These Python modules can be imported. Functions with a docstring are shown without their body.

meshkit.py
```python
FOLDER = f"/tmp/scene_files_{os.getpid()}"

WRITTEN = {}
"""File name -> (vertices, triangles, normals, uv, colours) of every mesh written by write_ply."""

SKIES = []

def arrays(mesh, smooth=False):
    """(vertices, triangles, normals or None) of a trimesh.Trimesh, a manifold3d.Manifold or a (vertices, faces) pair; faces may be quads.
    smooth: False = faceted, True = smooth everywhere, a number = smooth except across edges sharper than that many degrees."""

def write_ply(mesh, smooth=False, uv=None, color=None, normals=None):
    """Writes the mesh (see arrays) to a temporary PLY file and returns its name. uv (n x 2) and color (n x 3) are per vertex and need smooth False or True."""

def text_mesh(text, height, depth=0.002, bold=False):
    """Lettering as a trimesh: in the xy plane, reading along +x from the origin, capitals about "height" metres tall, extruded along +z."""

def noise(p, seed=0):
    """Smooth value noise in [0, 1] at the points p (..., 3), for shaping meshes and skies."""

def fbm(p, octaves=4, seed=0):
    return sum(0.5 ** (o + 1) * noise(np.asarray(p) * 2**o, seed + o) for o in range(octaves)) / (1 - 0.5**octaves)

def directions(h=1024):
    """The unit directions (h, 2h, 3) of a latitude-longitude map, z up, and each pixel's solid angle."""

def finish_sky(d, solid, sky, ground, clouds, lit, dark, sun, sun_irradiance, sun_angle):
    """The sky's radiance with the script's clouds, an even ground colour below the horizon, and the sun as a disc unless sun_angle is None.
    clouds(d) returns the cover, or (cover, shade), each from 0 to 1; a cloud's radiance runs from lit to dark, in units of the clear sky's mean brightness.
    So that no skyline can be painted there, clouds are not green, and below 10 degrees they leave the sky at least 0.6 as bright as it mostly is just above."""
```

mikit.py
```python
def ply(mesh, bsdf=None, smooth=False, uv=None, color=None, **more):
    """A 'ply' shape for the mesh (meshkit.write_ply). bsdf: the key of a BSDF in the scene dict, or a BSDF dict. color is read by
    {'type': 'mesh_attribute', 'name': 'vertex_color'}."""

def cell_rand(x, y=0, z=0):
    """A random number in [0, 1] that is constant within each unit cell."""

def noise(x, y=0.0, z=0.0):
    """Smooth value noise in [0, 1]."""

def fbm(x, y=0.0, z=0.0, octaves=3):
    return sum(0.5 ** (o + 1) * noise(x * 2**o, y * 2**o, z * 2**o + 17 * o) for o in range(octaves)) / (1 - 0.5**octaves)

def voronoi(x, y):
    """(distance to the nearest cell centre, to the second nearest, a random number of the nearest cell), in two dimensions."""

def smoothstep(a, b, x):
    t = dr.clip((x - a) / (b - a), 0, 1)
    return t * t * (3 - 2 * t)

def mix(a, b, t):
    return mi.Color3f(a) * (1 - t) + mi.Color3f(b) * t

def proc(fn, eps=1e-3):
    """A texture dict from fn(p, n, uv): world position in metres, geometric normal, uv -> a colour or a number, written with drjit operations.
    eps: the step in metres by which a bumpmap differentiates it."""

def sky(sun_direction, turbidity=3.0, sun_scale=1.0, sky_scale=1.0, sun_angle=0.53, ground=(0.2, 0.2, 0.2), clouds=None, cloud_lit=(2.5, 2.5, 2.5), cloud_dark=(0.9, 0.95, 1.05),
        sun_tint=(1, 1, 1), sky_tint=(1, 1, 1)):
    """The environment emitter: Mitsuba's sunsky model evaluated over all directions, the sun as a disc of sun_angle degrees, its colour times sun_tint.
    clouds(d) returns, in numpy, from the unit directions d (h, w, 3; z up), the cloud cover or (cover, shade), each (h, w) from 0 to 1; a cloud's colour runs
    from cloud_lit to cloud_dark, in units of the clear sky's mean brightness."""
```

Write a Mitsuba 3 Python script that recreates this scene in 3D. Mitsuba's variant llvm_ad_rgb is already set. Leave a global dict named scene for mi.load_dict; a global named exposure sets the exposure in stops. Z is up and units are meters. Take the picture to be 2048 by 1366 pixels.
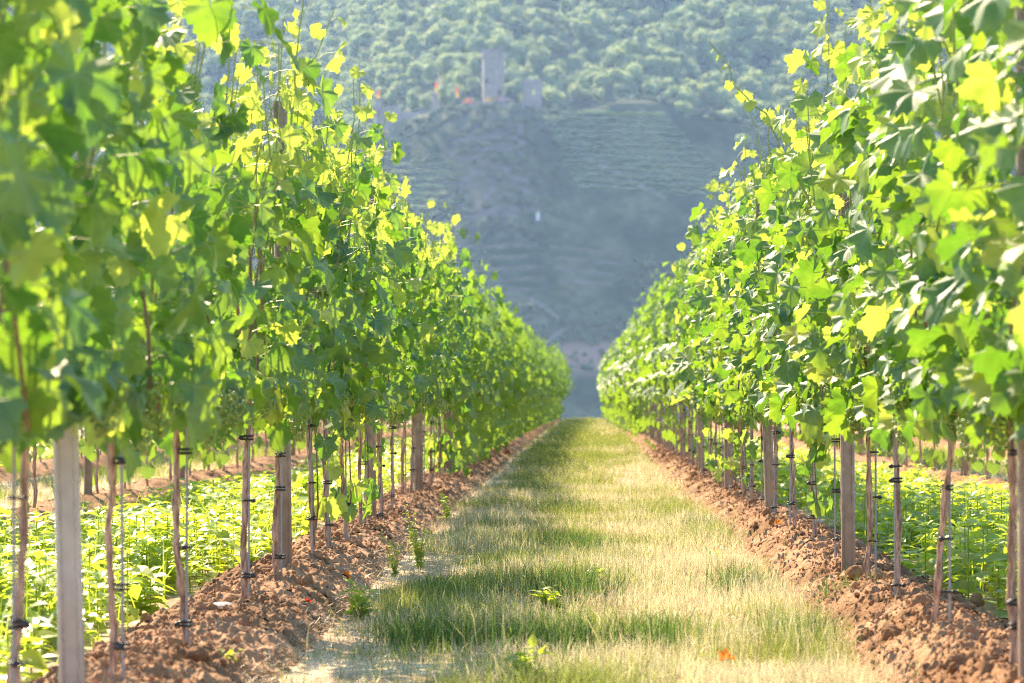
import math, random
import numpy as np, trimesh
import mitsuba as mi, drjit as dr
import mikit, meshkit
from shapely.geometry import Polygon

T = mi.ScalarTransform4f
scene, labels = {'type': 'scene'}, {}
PI = math.pi

# ------------------------------------------------------------------ camera, sky, exposure
FOC = 5600.0                      # focal length in pixels of the 2048 px frame
CAM_H = 0.80
YAW = math.atan(121 / FOC)        # looks a little to the left of the row direction
PITCH = math.atan(107 / FOC)      # and a little up
fwd = [-math.sin(YAW) * math.cos(PITCH), math.cos(YAW) * math.cos(PITCH), math.sin(PITCH)]
scene['camera'] = {'type': 'thinlens', 'fov': 2 * math.degrees(math.atan(1024 / FOC)), 'fov_axis': 'x',
                   'aperture_radius': 0.0085, 'focus_distance': 12.5, 'near_clip': 0.5, 'far_clip': 6000.0,
                   'to_world': T().look_at(origin=[0, 0, CAM_H], target=[fwd[0], fwd[1], CAM_H + fwd[2]], up=[0, 0, 1]),
                   'medium': {'type': 'ref', 'id': 'air'}}
SUN_AZ, SUN_EL = math.radians(28), math.radians(42)     # ahead and to the left
sun = [-math.sin(SUN_AZ) * math.cos(SUN_EL), math.cos(SUN_AZ) * math.cos(SUN_EL), math.sin(SUN_EL)]
scene['sky'] = mikit.sky(sun, turbidity=3.0, sun_tint=(1.0, 0.97, 0.92))
exposure = 3.55
scene['air'] = {'type': 'homogeneous', 'albedo': {'type': 'rgb', 'value': [0.40, 0.62, 1.0]},
                'sigma_t': 0.000125, 'phase': {'type': 'hg', 'g': 0.35}}

# ------------------------------------------------------------------ helpers
def nrm(v):
    v = np.asarray(v, float)
    return v / (np.linalg.norm(v, axis=-1, keepdims=True) + 1e-12)

def merge(parts):
    V, F, n = [], [], 0
    for v, f in parts:
        V.append(v); F.append(np.asarray(f) + n); n += len(v)
    return np.vstack(V), np.vstack(F)

def tube(p, r, sides=5, cap=True):
    p = np.asarray(p, float); n = len(p)
    r = np.broadcast_to(np.asarray(r, float), (n,))
    t = nrm(np.gradient(p, axis=0))
    ref = np.array([0, 0, 1.0]) if abs(t[:, 2].mean()) < 0.85 else np.array([1.0, 0.1, 0])
    a = nrm(np.cross(t, ref)); b = np.cross(t, a)
    g = np.arange(sides) * 2 * PI / sides
    v = p[:, None] + r[:, None, None] * (np.cos(g)[None, :, None] * a[:, None] + np.sin(g)[None, :, None] * b[:, None])
    i, j = np.meshgrid(np.arange(n - 1), np.arange(sides), indexing='ij')
    k = (j + 1) % sides
    f = np.concatenate([np.stack([i * sides + j, i * sides + k, (i + 1) * sides + k], -1).reshape(-1, 3),
                        np.stack([i * sides + j, (i + 1) * sides + k, (i + 1) * sides + j], -1).reshape(-1, 3)])
    v = v.reshape(-1, 3)
    if cap:
        v = np.vstack([v, p[:1], p[-1:]])
        q = np.arange(sides); q2 = (q + 1) % sides
        f = np.vstack([f, np.stack([q2, q, q * 0 + n * sides], 1), np.stack([q + (n - 1) * sides, q2 + (n - 1) * sides, q * 0 + n * sides + 1], 1)])
    return v, f

def box(x0, x1, y0, y1, z0, z1):
    v = np.array([[x, y, z] for x in (x0, x1) for y in (y0, y1) for z in (z0, z1)], float)
    f = np.array([[0, 1, 3], [0, 3, 2], [4, 6, 7], [4, 7, 5], [0, 4, 5], [0, 5, 1], [2, 3, 7], [2, 7, 6], [0, 2, 6], [0, 6, 4], [1, 5, 7], [1, 7, 3]])
    return v, f

def scatter(v, f, R, P):
    """Copies of one template (v, f) under the 3x3 matrices R at the places P, as one mesh."""
    k, n = len(P), len(v)
    V = np.einsum('kij,nj->kni', R, v) + P[:, None]
    F = f[None] + (np.arange(k) * n)[:, None, None]
    return V.reshape(-1, 3), F.reshape(-1, 3)

def frames(d, n, s):
    """Matrices with local y along d, local z along n, times the size s."""
    d = nrm(d); n = nrm(n - d * (n * d).sum(-1, keepdims=True)); x = np.cross(d, n)
    return np.stack([x, d, n], -1) * np.asarray(s)[:, None, None]

def grid_mesh(X, Y, Z):
    ny, nx = Z.shape
    v = np.stack([np.broadcast_to(X, Z.shape), np.broadcast_to(Y, Z.shape), Z], -1).reshape(-1, 3)
    i, j = np.meshgrid(np.arange(ny - 1), np.arange(nx - 1), indexing='ij')
    a = i * nx + j
    f = np.concatenate([np.stack([a, a + 1, a + nx + 1], -1).reshape(-1, 3), np.stack([a, a + nx + 1, a + nx], -1).reshape(-1, 3)])
    return v, f

used = {}
def key_for(name, parent=None):
    k = f'{parent}__{name}' if parent else name
    n = used.get(k, 0); used[k] = n + 1
    return k if n == 0 else f'{k}_{n:03d}'

def thing(name, label, cat, group=None):
    k = key_for(name)
    labels[k] = {'label': label, 'category': cat}
    if group: labels[k]['group'] = group
    return k

def put(name, mesh, bsdf, parent=None, smooth=False, **kw):
    k = key_for(name, parent)
    scene[k] = mikit.ply(mesh, bsdf, smooth=smooth, **kw)
    return k

def single(name, mesh, bsdf, label, cat, group=None, smooth=False, **kw):
    k = put(name, mesh, bsdf, None, smooth, **kw)
    labels[k] = {'label': label, 'category': cat}
    if group: labels[k]['group'] = group
    return k

def structure(name, mesh, bsdf, label, smooth=True, **kw):
    k = put(name, mesh, bsdf, None, smooth, **kw)
    labels[k] = {'label': label, 'kind': 'structure'}
    return k

def stuff(name, mesh, bsdf, label, cat, smooth=False, parent=None, **kw):
    k = put(name, mesh, bsdf, parent, smooth, **kw)
    labels[k] = {'label': label, 'kind': 'stuff'}
    if not parent: labels[k]['category'] = cat
    return k

def group(name, mesh, bsdf, smooth=False, **kw):
    scene[name] = {'type': 'shapegroup', 'piece': mikit.ply(mesh, bsdf, smooth=smooth, **kw)}
    return name

def mat4(R, p):
    m = np.eye(4); m[:3, :3] = R; m[:3, 3] = p
    return T(m)

def inst(name, grp, to_world, parent=None):
    k = key_for(name, parent)
    scene[k] = {'type': 'instance', 'shapegroup': {'type': 'ref', 'id': grp}, 'to_world': to_world}
    return k

ORD = ['first', 'second', 'third', 'fourth', 'fifth', 'sixth', 'seventh', 'eighth', 'ninth', 'tenth', 'eleventh', 'twelfth']

# ------------------------------------------------------------------ materials
noise, fbm, voronoi, smoothstep, mix = mikit.noise, mikit.fbm, mikit.voronoi, mikit.smoothstep, mikit.mix

def leaf_veins(uv):
    """1 on the five main veins of a vine leaf whose stalk is at (0, 0) and whose tip is at (0, 1)."""
    x, y = uv.x, uv.y
    d = mi.Float(1)
    for a in (0.0, 0.90, -0.90, 1.95, -1.95):
        c, s = math.cos(a), math.sin(a)
        along, off = x * s + y * c, dr.abs(x * c - y * s)
        d = dr.minimum(d, dr.select(along > 0, off + 0.012 * along, 1))
        for q in (0.25, 0.5, 0.72):      # side veins
            o2 = dr.abs(dr.abs(x * c - y * s) - (along - q) * 0.75)
            d = dr.minimum(d, dr.select((along > q) & (off < 0.30), o2 * 1.5 + 0.014, 1))
    return 1 - smoothstep(0.010, 0.030, d)

def leaf_colour(lo, hi, vein):
    def fn(p, n, uv):
        t = noise(p.x * 9, p.y * 9, p.z * 9)
        t2 = noise(p.x * 70, p.y * 70, p.z * 70)
        c = mix(lo, hi, smoothstep(0.2, 0.8, t)) * (0.88 + 0.24 * t2)
        return mix(c, vein, leaf_veins(uv) * 0.75)
    return fn

def thin(colour, rough, trans, **kw):
    return {'type': 'principledthin', 'base_color': colour, 'roughness': rough, 'diff_trans': trans, 'eta': 1.6, **kw}

def leaf_bsdf(back, front, rough, through=0.5):
    """A leaf lets warm yellow green light through and throws back a cooler green, with a waxy sheen."""
    waxy = {'type': 'twosided', 'upper': {'type': 'principled', 'base_color': front, 'roughness': rough, 'specular': 1.0}, 'under': {'type': 'principled', 'base_color': front, 'roughness': 0.7, 'specular': 0.4}}
    return {'type': 'blendbsdf', 'weight': through, 'a_front': waxy, 'b_through': thin(back, rough, 2.0)}
def through_colour(p, n, uv):
    t = noise(p.x * 9, p.y * 9, p.z * 9); t2 = noise(p.x * 60, p.y * 60, p.z * 60)
    return mix(mix((0.15, 0.34, 0.016), (0.34, 0.52, 0.028), smoothstep(0.25, 0.8, t)), (0.16, 0.27, 0.02), leaf_veins(uv) * 0.7) * (0.85 + 0.3 * t2)
def through_young(p, n, uv):
    return mix((0.52, 0.64, 0.07), (0.36, 0.46, 0.05), leaf_veins(uv) * 0.6) * (0.85 + 0.3 * noise(p.x * 40, p.y * 40, p.z * 40))
scene['leaf_mature'] = leaf_bsdf(mikit.proc(through_colour), mikit.proc(leaf_colour((0.036, 0.115, 0.042), (0.068, 0.155, 0.050), (0.22, 0.34, 0.13))), 0.54, 0.46)
scene['leaf_young'] = leaf_bsdf(mikit.proc(through_young), mikit.proc(leaf_colour((0.16, 0.27, 0.045), (0.22, 0.32, 0.055), (0.32, 0.42, 0.12))), 0.5, 0.55)
scene['leaf_far'] = leaf_bsdf({'type': 'rgb', 'value': [0.30, 0.48, 0.03]}, mikit.proc(lambda p, n, uv: mix((0.05, 0.13, 0.04), (0.12, 0.21, 0.05), smoothstep(0.2, 0.8, noise(p.x * 8, p.y * 8, p.z * 8)))), 0.54, 0.42)
scene['leaf_dry'] = thin({'type': 'rgb', 'value': [0.55, 0.20, 0.03]}, 0.5, 0.9)
scene['leaf_red'] = thin({'type': 'rgb', 'value': [0.55, 0.06, 0.02]}, 0.5, 0.9)
attr = {'type': 'mesh_attribute', 'name': 'vertex_color'}
scene['blade'] = thin(attr, 0.5, 0.9)
scene['cover_leaf'] = leaf_bsdf({'type': 'rgb', 'value': [0.60, 0.72, 0.05]}, attr, 0.42, 0.5)
scene['straw_matte'] = {'type': 'twosided', 'b': {'type': 'principled', 'base_color': attr, 'roughness': 0.6, 'specular': 0.4}}

def bark(p, n, uv):
    g = fbm(p.x * 160, p.y * 160, p.z * 22)
    return mix((0.17, 0.095, 0.065), (0.50, 0.34, 0.25), smoothstep(0.25, 0.75, g))
scene['bark'] = {'type': 'principled', 'base_color': mikit.proc(bark), 'roughness': 0.85}
scene['shoot_skin'] = {'type': 'principled', 'base_color': mikit.proc(lambda p, n, uv: mix((0.20, 0.11, 0.06), (0.24, 0.30, 0.06), smoothstep(1.15, 1.75, p.z + 0.25 * noise(p.x * 5, p.y * 5)))), 'roughness': 0.5}
scene['stalk_skin'] = {'type': 'principled', 'base_color': {'type': 'rgb', 'value': [0.30, 0.34, 0.08]}, 'roughness': 0.5}
scene['berry_skin'] = {'type': 'principled', 'base_color': {'type': 'rgb', 'value': [0.20, 0.30, 0.06]}, 'roughness': 0.4}

def post_colour(p, n, uv):
    g = 0.5 * fbm(p.x * 40, p.y * 40, p.z * 34) + 0.5 * noise(p.x * 12, p.y * 12, p.z * 5)
    soil = smoothstep(0.55, 0.10, p.z + 0.25 * (noise(p.x * 30, p.y * 30, p.z * 6) - 0.5))
    c = mix((0.31, 0.30, 0.265), (0.52, 0.50, 0.45), g)
    return mix(c, mix((0.24, 0.165, 0.10), (0.34, 0.25, 0.165), g), soil * 0.6)
scene['post_metal'] = {'type': 'principled', 'base_color': mikit.proc(post_colour), 'roughness': 0.5, 'metallic': 0.15}
def post_brown(p, n, uv):
    g = 0.5 * fbm(p.x * 50, p.y * 50, p.z * 26) + 0.5 * noise(p.x * 14, p.y * 14, p.z * 4)
    soil = smoothstep(0.9, 0.10, p.z + 0.3 * (noise(p.x * 30, p.y * 30, p.z * 5) - 0.5))
    c = mix((0.17, 0.145, 0.12), (0.38, 0.34, 0.29), smoothstep(0.2, 0.8, g))
    return mix(c, mix((0.20, 0.125, 0.07), (0.34, 0.235, 0.145), g), soil * 0.7)
scene['post_weathered'] = {'type': 'principled', 'base_color': mikit.proc(post_brown), 'roughness': 0.7, 'metallic': 0.05}
scene['rod_metal'] = {'type': 'principled', 'base_color': {'type': 'rgb', 'value': [0.30, 0.295, 0.285]}, 'roughness': 0.7, 'metallic': 0.2}
scene['black_rubber'] = {'type': 'principled', 'base_color': {'type': 'rgb', 'value': [0.018, 0.018, 0.018]}, 'roughness': 0.5}

def soil_colour(p, n, uv):
    a = fbm(p.x * 4, p.y * 4, 0.0)
    b = noise(p.x * 55, p.y * 55, p.z * 55)
    c = mix((0.21, 0.108, 0.052), (0.37, 0.215, 0.118), smoothstep(0.25, 0.75, a))
    return c * (0.78 + 0.44 * b)
scene['soil'] = {'type': 'bumpmap', 'arbitrary': mikit.proc(lambda p, n, uv: 0.006 * fbm(p.x * 90, p.y * 90, p.z * 90), eps=0.002), 'scale': 1.0,
                 'bsdf': {'type': 'principled', 'base_color': mikit.proc(soil_colour), 'roughness': 0.95, 'specular': 0.2}}
scene['pale_stone'] = {'type': 'principled', 'base_color': mikit.proc(lambda p, n, uv: mix((0.42, 0.34, 0.26), (0.58, 0.50, 0.42), fbm(p.x * 30, p.y * 30, p.z * 30))), 'roughness': 0.85}

# ------------------------------------------------------------------ lie of the land
def bend(y):
    return 0.48 * (np.clip(np.asarray(y, float), 0, 120) / 89) ** 2

def lane_z(x, y):
    x, y = np.asarray(x, float), np.asarray(y, float)
    q = np.stack([x * 0.9, y * 0.9, x * 0], -1)
    z = 0.05 * (meshkit.fbm(q, 3, 5) - 0.5)
    d = np.clip(y - 86, 0, None)
    return z - np.minimum(0.0012 * d ** 2, 15) * 1.0

ROWS = {'L1': -1.1, 'R1': 1.1, 'L2': -3.3, 'R2': 3.3, 'L3': -5.5, 'R3': 5.5, 'L4': -7.7, 'R4': 7.7}
def row_x(row, y):
    return ROWS[row] + bend(y)

def ridge_h(d, y, row):
    """Height of the hoed-up ridge at the distance d from its middle, without clods."""
    s = {'L1': 1, 'R1': 2}.get(row, 3 + len(row))
    lane_side = (d > 0) if row[0] == 'L' else (d < 0)
    w = np.where(lane_side, 0.18, 0.29) + 0.06 * (meshkit.noise(np.stack([y * 0.8, y * 0 + s, y * 0], -1), 3) - 0.5)
    h = 0.095 + 0.05 * (meshkit.noise(np.stack([y * 1.1, y * 0 + s, y * 0], -1), 4) - 0.5)
    return h * np.exp(-(np.abs(d) / w) ** 2.4)

def ridge_z(x, y, row):
    return float(lane_z(x, y) + ridge_h(np.asarray(x - row_x(row, y)), np.asarray(float(y)), row))

# the ground sheet
def ground_colour(p, n, uv):
    far = smoothstep(90, 130, p.y)
    u = p.x - 0.48 * dr.square(dr.clip(p.y, 0, 120) / 89)
    t = fbm(p.x * 3.1, p.y * 1.7)
    t2 = noise(p.x * 60, p.y * 60)
    straw = mix((0.36, 0.25, 0.15), (0.58, 0.46, 0.30), smoothstep(0.3, 0.75, t)) * (0.55 + 0.5 * t2 + 0.4 * noise(p.x * 19, p.y * 9))
    green = mix((0.09, 0.12, 0.03), (0.20, 0.20, 0.07), t2)
    lane = smoothstep(0.85, 0.4, dr.abs(u - 0.1))
    c = mix(straw, green, lane * 0.55 * smoothstep(0.35, 0.65, t))
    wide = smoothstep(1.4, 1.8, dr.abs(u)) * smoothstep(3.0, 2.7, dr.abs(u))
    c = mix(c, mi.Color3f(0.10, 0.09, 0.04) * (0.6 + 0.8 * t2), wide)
    valley = mix((0.06, 0.08, 0.03), (0.13, 0.12, 0.06), fbm(p.x * 0.02, p.y * 0.02))
    return mix(c, valley, far)
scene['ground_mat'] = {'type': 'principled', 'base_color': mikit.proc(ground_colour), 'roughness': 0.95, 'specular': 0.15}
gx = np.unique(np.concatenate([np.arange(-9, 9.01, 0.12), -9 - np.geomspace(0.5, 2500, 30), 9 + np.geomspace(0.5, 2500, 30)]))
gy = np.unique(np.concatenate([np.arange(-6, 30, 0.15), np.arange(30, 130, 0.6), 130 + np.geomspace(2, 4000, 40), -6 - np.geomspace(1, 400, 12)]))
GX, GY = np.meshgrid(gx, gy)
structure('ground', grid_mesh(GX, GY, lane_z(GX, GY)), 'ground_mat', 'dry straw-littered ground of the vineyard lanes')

# the ridges of hoed soil under the vine rows
def clods(x, y, seed):
    p = np.stack([x, y, x * 0], -1)
    warp = 0.05 * np.stack([meshkit.noise(p * 9, seed + 7), meshkit.noise(p * 9, seed + 8), x * 0], -1)
    a = np.abs(meshkit.noise((p + warp) * 7, seed) - 0.5) * 2
    b = np.abs(meshkit.noise((p + warp) * 17, seed + 1) - 0.5) * 2
    c = np.abs(meshkit.noise((p + warp * 0.3) * 38, seed + 2) - 0.5) * 2
    e = meshkit.noise(p * 75, seed + 3) - 0.5
    big = meshkit.noise(p * 3, seed + 4)
    return 0.030 * (0.45 - a) * (0.4 + 1.2 * big) + 0.026 * (0.4 - b) + 0.024 * (0.4 - c) + 0.014 * e

def ridge_mesh(row, y0, y1, fine, nx, seed):
    ys = [y0]
    while ys[-1] < y1: ys.append(ys[-1] + max(0.013, fine * ys[-1]))
    ys = np.array(ys); d = np.linspace(-0.46, 0.36, nx) if row[0] == 'L' else np.linspace(-0.36, 0.46, nx)
    D, Y = np.meshgrid(d, ys)
    wob = 0.10 * (meshkit.noise(np.stack([Y * 2.2, np.sign(D) * 3, Y * 0], -1), seed) - 0.5)
    X = row_x(row, Y) + D
    h = ridge_h(D * (1 + wob), Y, row)
    edge = np.clip(np.minimum(D - d[0], d[-1] - D) / 0.15, 0, 1)
    Z = lane_z(X, Y) + h + clods(X, Y, seed) * edge + 0.012 - 0.07 * (1 - edge)
    return grid_mesh(X, Y, Z)
for row, y0, y1, fine, nx, lab in (('L1', 4, 90, 0.0018, 76, 'ridge of brown hoed soil under the left vine row'), ('R1', 5, 90, 0.0018, 76, 'ridge of brown hoed soil under the right vine row'),
                                   ('L2', 10, 80, 0.004, 36, 'soil ridge of the second row out on the left'), ('R2', 14, 80, 0.004, 36, 'soil ridge of the second row out on the right'),
                                   ('L3', 18, 80, 0.006, 26, 'soil ridge of the third row out on the left'), ('R3', 24, 80, 0.006, 26, 'soil ridge of the third row out on the right'),
                                   ('L4', 30, 80, 0.008, 20, 'soil ridge of the fourth row out on the left'), ('R4', 40, 80, 0.008, 20, 'soil ridge of the fourth row out on the right')):
    structure('soil_ridge', ridge_mesh(row, y0, y1, fine, nx, {'L1': 60, 'R1': 61}.get(row, 11 + len(lab))), 'soil', lab)

rng = np.random.default_rng(7)
def rand_rot(k, rng):
    q = nrm(rng.normal(size=(k, 4)))
    w, x, y, z = q.T
    return np.stack([np.stack([1 - 2 * (y * y + z * z), 2 * (x * y - z * w), 2 * (x * z + y * w)], -1),
                     np.stack([2 * (x * y + z * w), 1 - 2 * (x * x + z * z), 2 * (y * z - x * w)], -1),
                     np.stack([2 * (x * z - y * w), 2 * (y * z + x * w), 1 - 2 * (x * x + y * y)], -1)], 1)

def lump(seed, sub=1, amp=0.55):
    m = trimesh.creation.icosphere(subdivisions=sub)
    v = np.array(m.vertices)
    v = v * (1 - amp / 2 + amp * (0.6 * meshkit.noise(v * 1.4 + seed * 5.1, seed) + 0.4 * meshkit.noise(v * 3.7 + seed * 2.3, seed + 9)))[:, None] * np.array([1, 0.85, 0.7])
    return v, np.array(m.faces)
for row, lab in (('L1', 'loose clods and crumbs of soil on the left ridge'), ('R1', 'loose clods and crumbs of soil on the right ridge')):
    parts = []
    for s, sub, k, mu in ((0, 2, 160, -4.0), (1, 1, 600, -4.6), (2, 0, 3500, -5.1), (3, 0, 3500, -5.2), (4, 0, 6000, -5.5), (5, 0, 6000, -5.6)):
        y = 5 + 33 * rng.random(k) ** 1.6
        sd = 1 if row == 'L1' else -1
        d = np.clip(rng.normal(-0.05, 0.12, k), -0.42, 0.24) * sd
        x = row_x(row, y) + d
        z = lane_z(x, y) + ridge_h(d, y, row) + clods(x, y, {'L1': 60, 'R1': 61}[row]) * np.clip((0.36 - np.abs(d + 0.06 * sd)) / 0.15, 0, 1) + 0.012
        sz = np.clip(rng.lognormal(mu, 0.4, k), 0.003, 0.036) * np.maximum(1, y / 16)
        parts.append(scatter(*lump(s, sub, 0.8), rand_rot(k, rng) * sz[:, None, None], np.stack([x, y, z + sz * 0.25], -1)))
    stuff('soil_clods', merge(parts), 'soil', lab, 'soil clods', smooth=25)
for i, (px, py, r, lab) in enumerate(((448, 1222, 0.045, 'pale rounded stone lying on the near end of the left soil ridge'), (1560, 1120, 0.022, 'small pale stone at the grassy foot of the right ridge'),
                                      (1062, 890, 0.03, 'pale stone at the foot of the left ridge farther down the lane'))):
    y = FOC * (CAM_H - 0.10) / (py - 790.0); x = (px - 1145) / FOC * y
    row = 'L1' if x < 0 else 'R1'
    v, f = lump(30 + i, 3, 0.35)
    single('stone', (v * r * np.array([1.25, 1, 0.75]) + np.array([x, y, ridge_z(x, y, row) + r * 0.35]), f), 'pale_stone', lab, 'stone', smooth=True)

# ------------------------------------------------------------------ posts, stakes, wires
def channel_post(h):
    """Roll-formed post: a face with two folded flanges and lips."""
    w, d, t = 0.031, 0.040, 0.0035
    pts = [(-w, 0), (w, 0), (w + 0.004, d * 0.5), (w, d), (w - 0.012, d), (w - 0.012, d - t), (w - t, d - t), (w - t + 0.003, d * 0.5), (w - t, t), (0.023, t), (0.0195, t + 0.010), (-0.0195, t + 0.010), (-0.023, t),
           (-w + t, t), (-w + t - 0.003, d * 0.5), (-w + t, d - t), (-w + 0.012, d - t), (-w + 0.012, d), (-w, d), (-w - 0.004, d * 0.5)]
    # the stiffening bead shows on the outer face as a groove
    pts[1:1] = [(-0.022, 0), (-0.018, 0.010), (0.018, 0.010), (0.022, 0)]
    m = trimesh.creation.extrude_polygon(Polygon(pts).buffer(0), h, engine='earcut')
    return np.array(m.vertices), np.array(m.faces)
post_body = channel_post(1.95)
group('post_shape', post_body, 'post_metal')
group('post_shape_brown', post_body, 'post_weathered')
hk = merge([tube([[s * 0.036, 0.01, 0], [s * 0.046, 0.004, 0.004], [s * 0.048, -0.004, 0.016]], 0.0035, 4) for s in (-1, 1)])
POST_Y = {'L1': 6.16, 'R1': 6.78, 'L2': 14.4, 'R2': 19.5, 'L3': 25.0, 'R3': 35.0, 'L4': 40, 'R4': 50}
SIDE = {'L1': 'left row', 'R1': 'right row'}
post_list = {}
for row in ROWS:
    y = POST_Y[row]; k = 0; post_list[row] = []
    while y < (89 if row in SIDE else 62):
        x = row_x(row, y)
        post_list[row].append(y)
        if row in SIDE and k < 5:
            lab = ('pale grey' if row == 'L1' and k == 0 else 'weathered grey brown') + f' channelled metal post, {ORD[k]} post from the front in the {SIDE[row]}'; g = None
        elif row in SIDE:
            lab = f'distant weathered metal post deep in the {SIDE[row]}, half hidden by vines'; g = f'distant posts of the {SIDE[row]}'
        else:
            side = 'left' if row[0] == 'L' else 'right'
            lab = f'dark trellis post in a farther row on the {side}, seen between the near trunks'; g = f'posts of the farther rows on the {side}'
        t = thing('vineyard_post', lab, 'post', g)
        tilt = rng.normal(0, 0.012); 
        if row == 'L1' and k == 0: tilt = -0.028
        if row == 'L1' and k == 1: tilt = -0.012
        h = 1.0 if not (row == 'L1' and k == 0) else 1.03
        M = T().translate([x, y, ridge_z(x, y, row) - 0.14]).rotate([0, 1, 0], math.degrees(tilt)).rotate([0, 0, 1], float(rng.normal(0, 6)) + (12 if row[0] == 'L' else -12)).scale([0.82, 0.85, h])
        if y < 26 and row in SIDE:
            inst('body', 'post_shape' if row == 'L1' and k == 0 else 'post_shape_brown', M, t)
            for hz in (0.95, 1.35, 1.70):
                k2 = put('wire_hook', (hk[0] + np.array([0, 0, hz]), hk[1]), 'rod_metal', t); scene[k2]['to_world'] = M
        else:
            inst('body', 'post_shape' if row == 'L1' and k == 0 else 'post_shape_brown', M, t)
        y += 4.5; k += 1

for row in ('L1', 'R1'):
    for i, (hz, dx, nm) in enumerate(((0.80, 0.0, 'lowest'), (1.17, -0.045, 'second'), (1.22, 0.045, 'third'), (1.56, -0.045, 'topmost'))):
        ys = np.concatenate([np.arange(2.5, 30, 0.75), np.arange(30, 90, 2.0)])
        p = np.stack([row_x(row, ys) + dx, ys, lane_z(row_x(row, ys), ys) + 0.02 + hz + 0.015 * np.cos(ys * 2 * PI / 4.5)], -1)
        single('trellis_wire', tube(p, 0.0022, 4), 'rod_metal', f'{nm} thin steel trellis wire strung through the {SIDE[row]}', 'wire', smooth=True)

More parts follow.
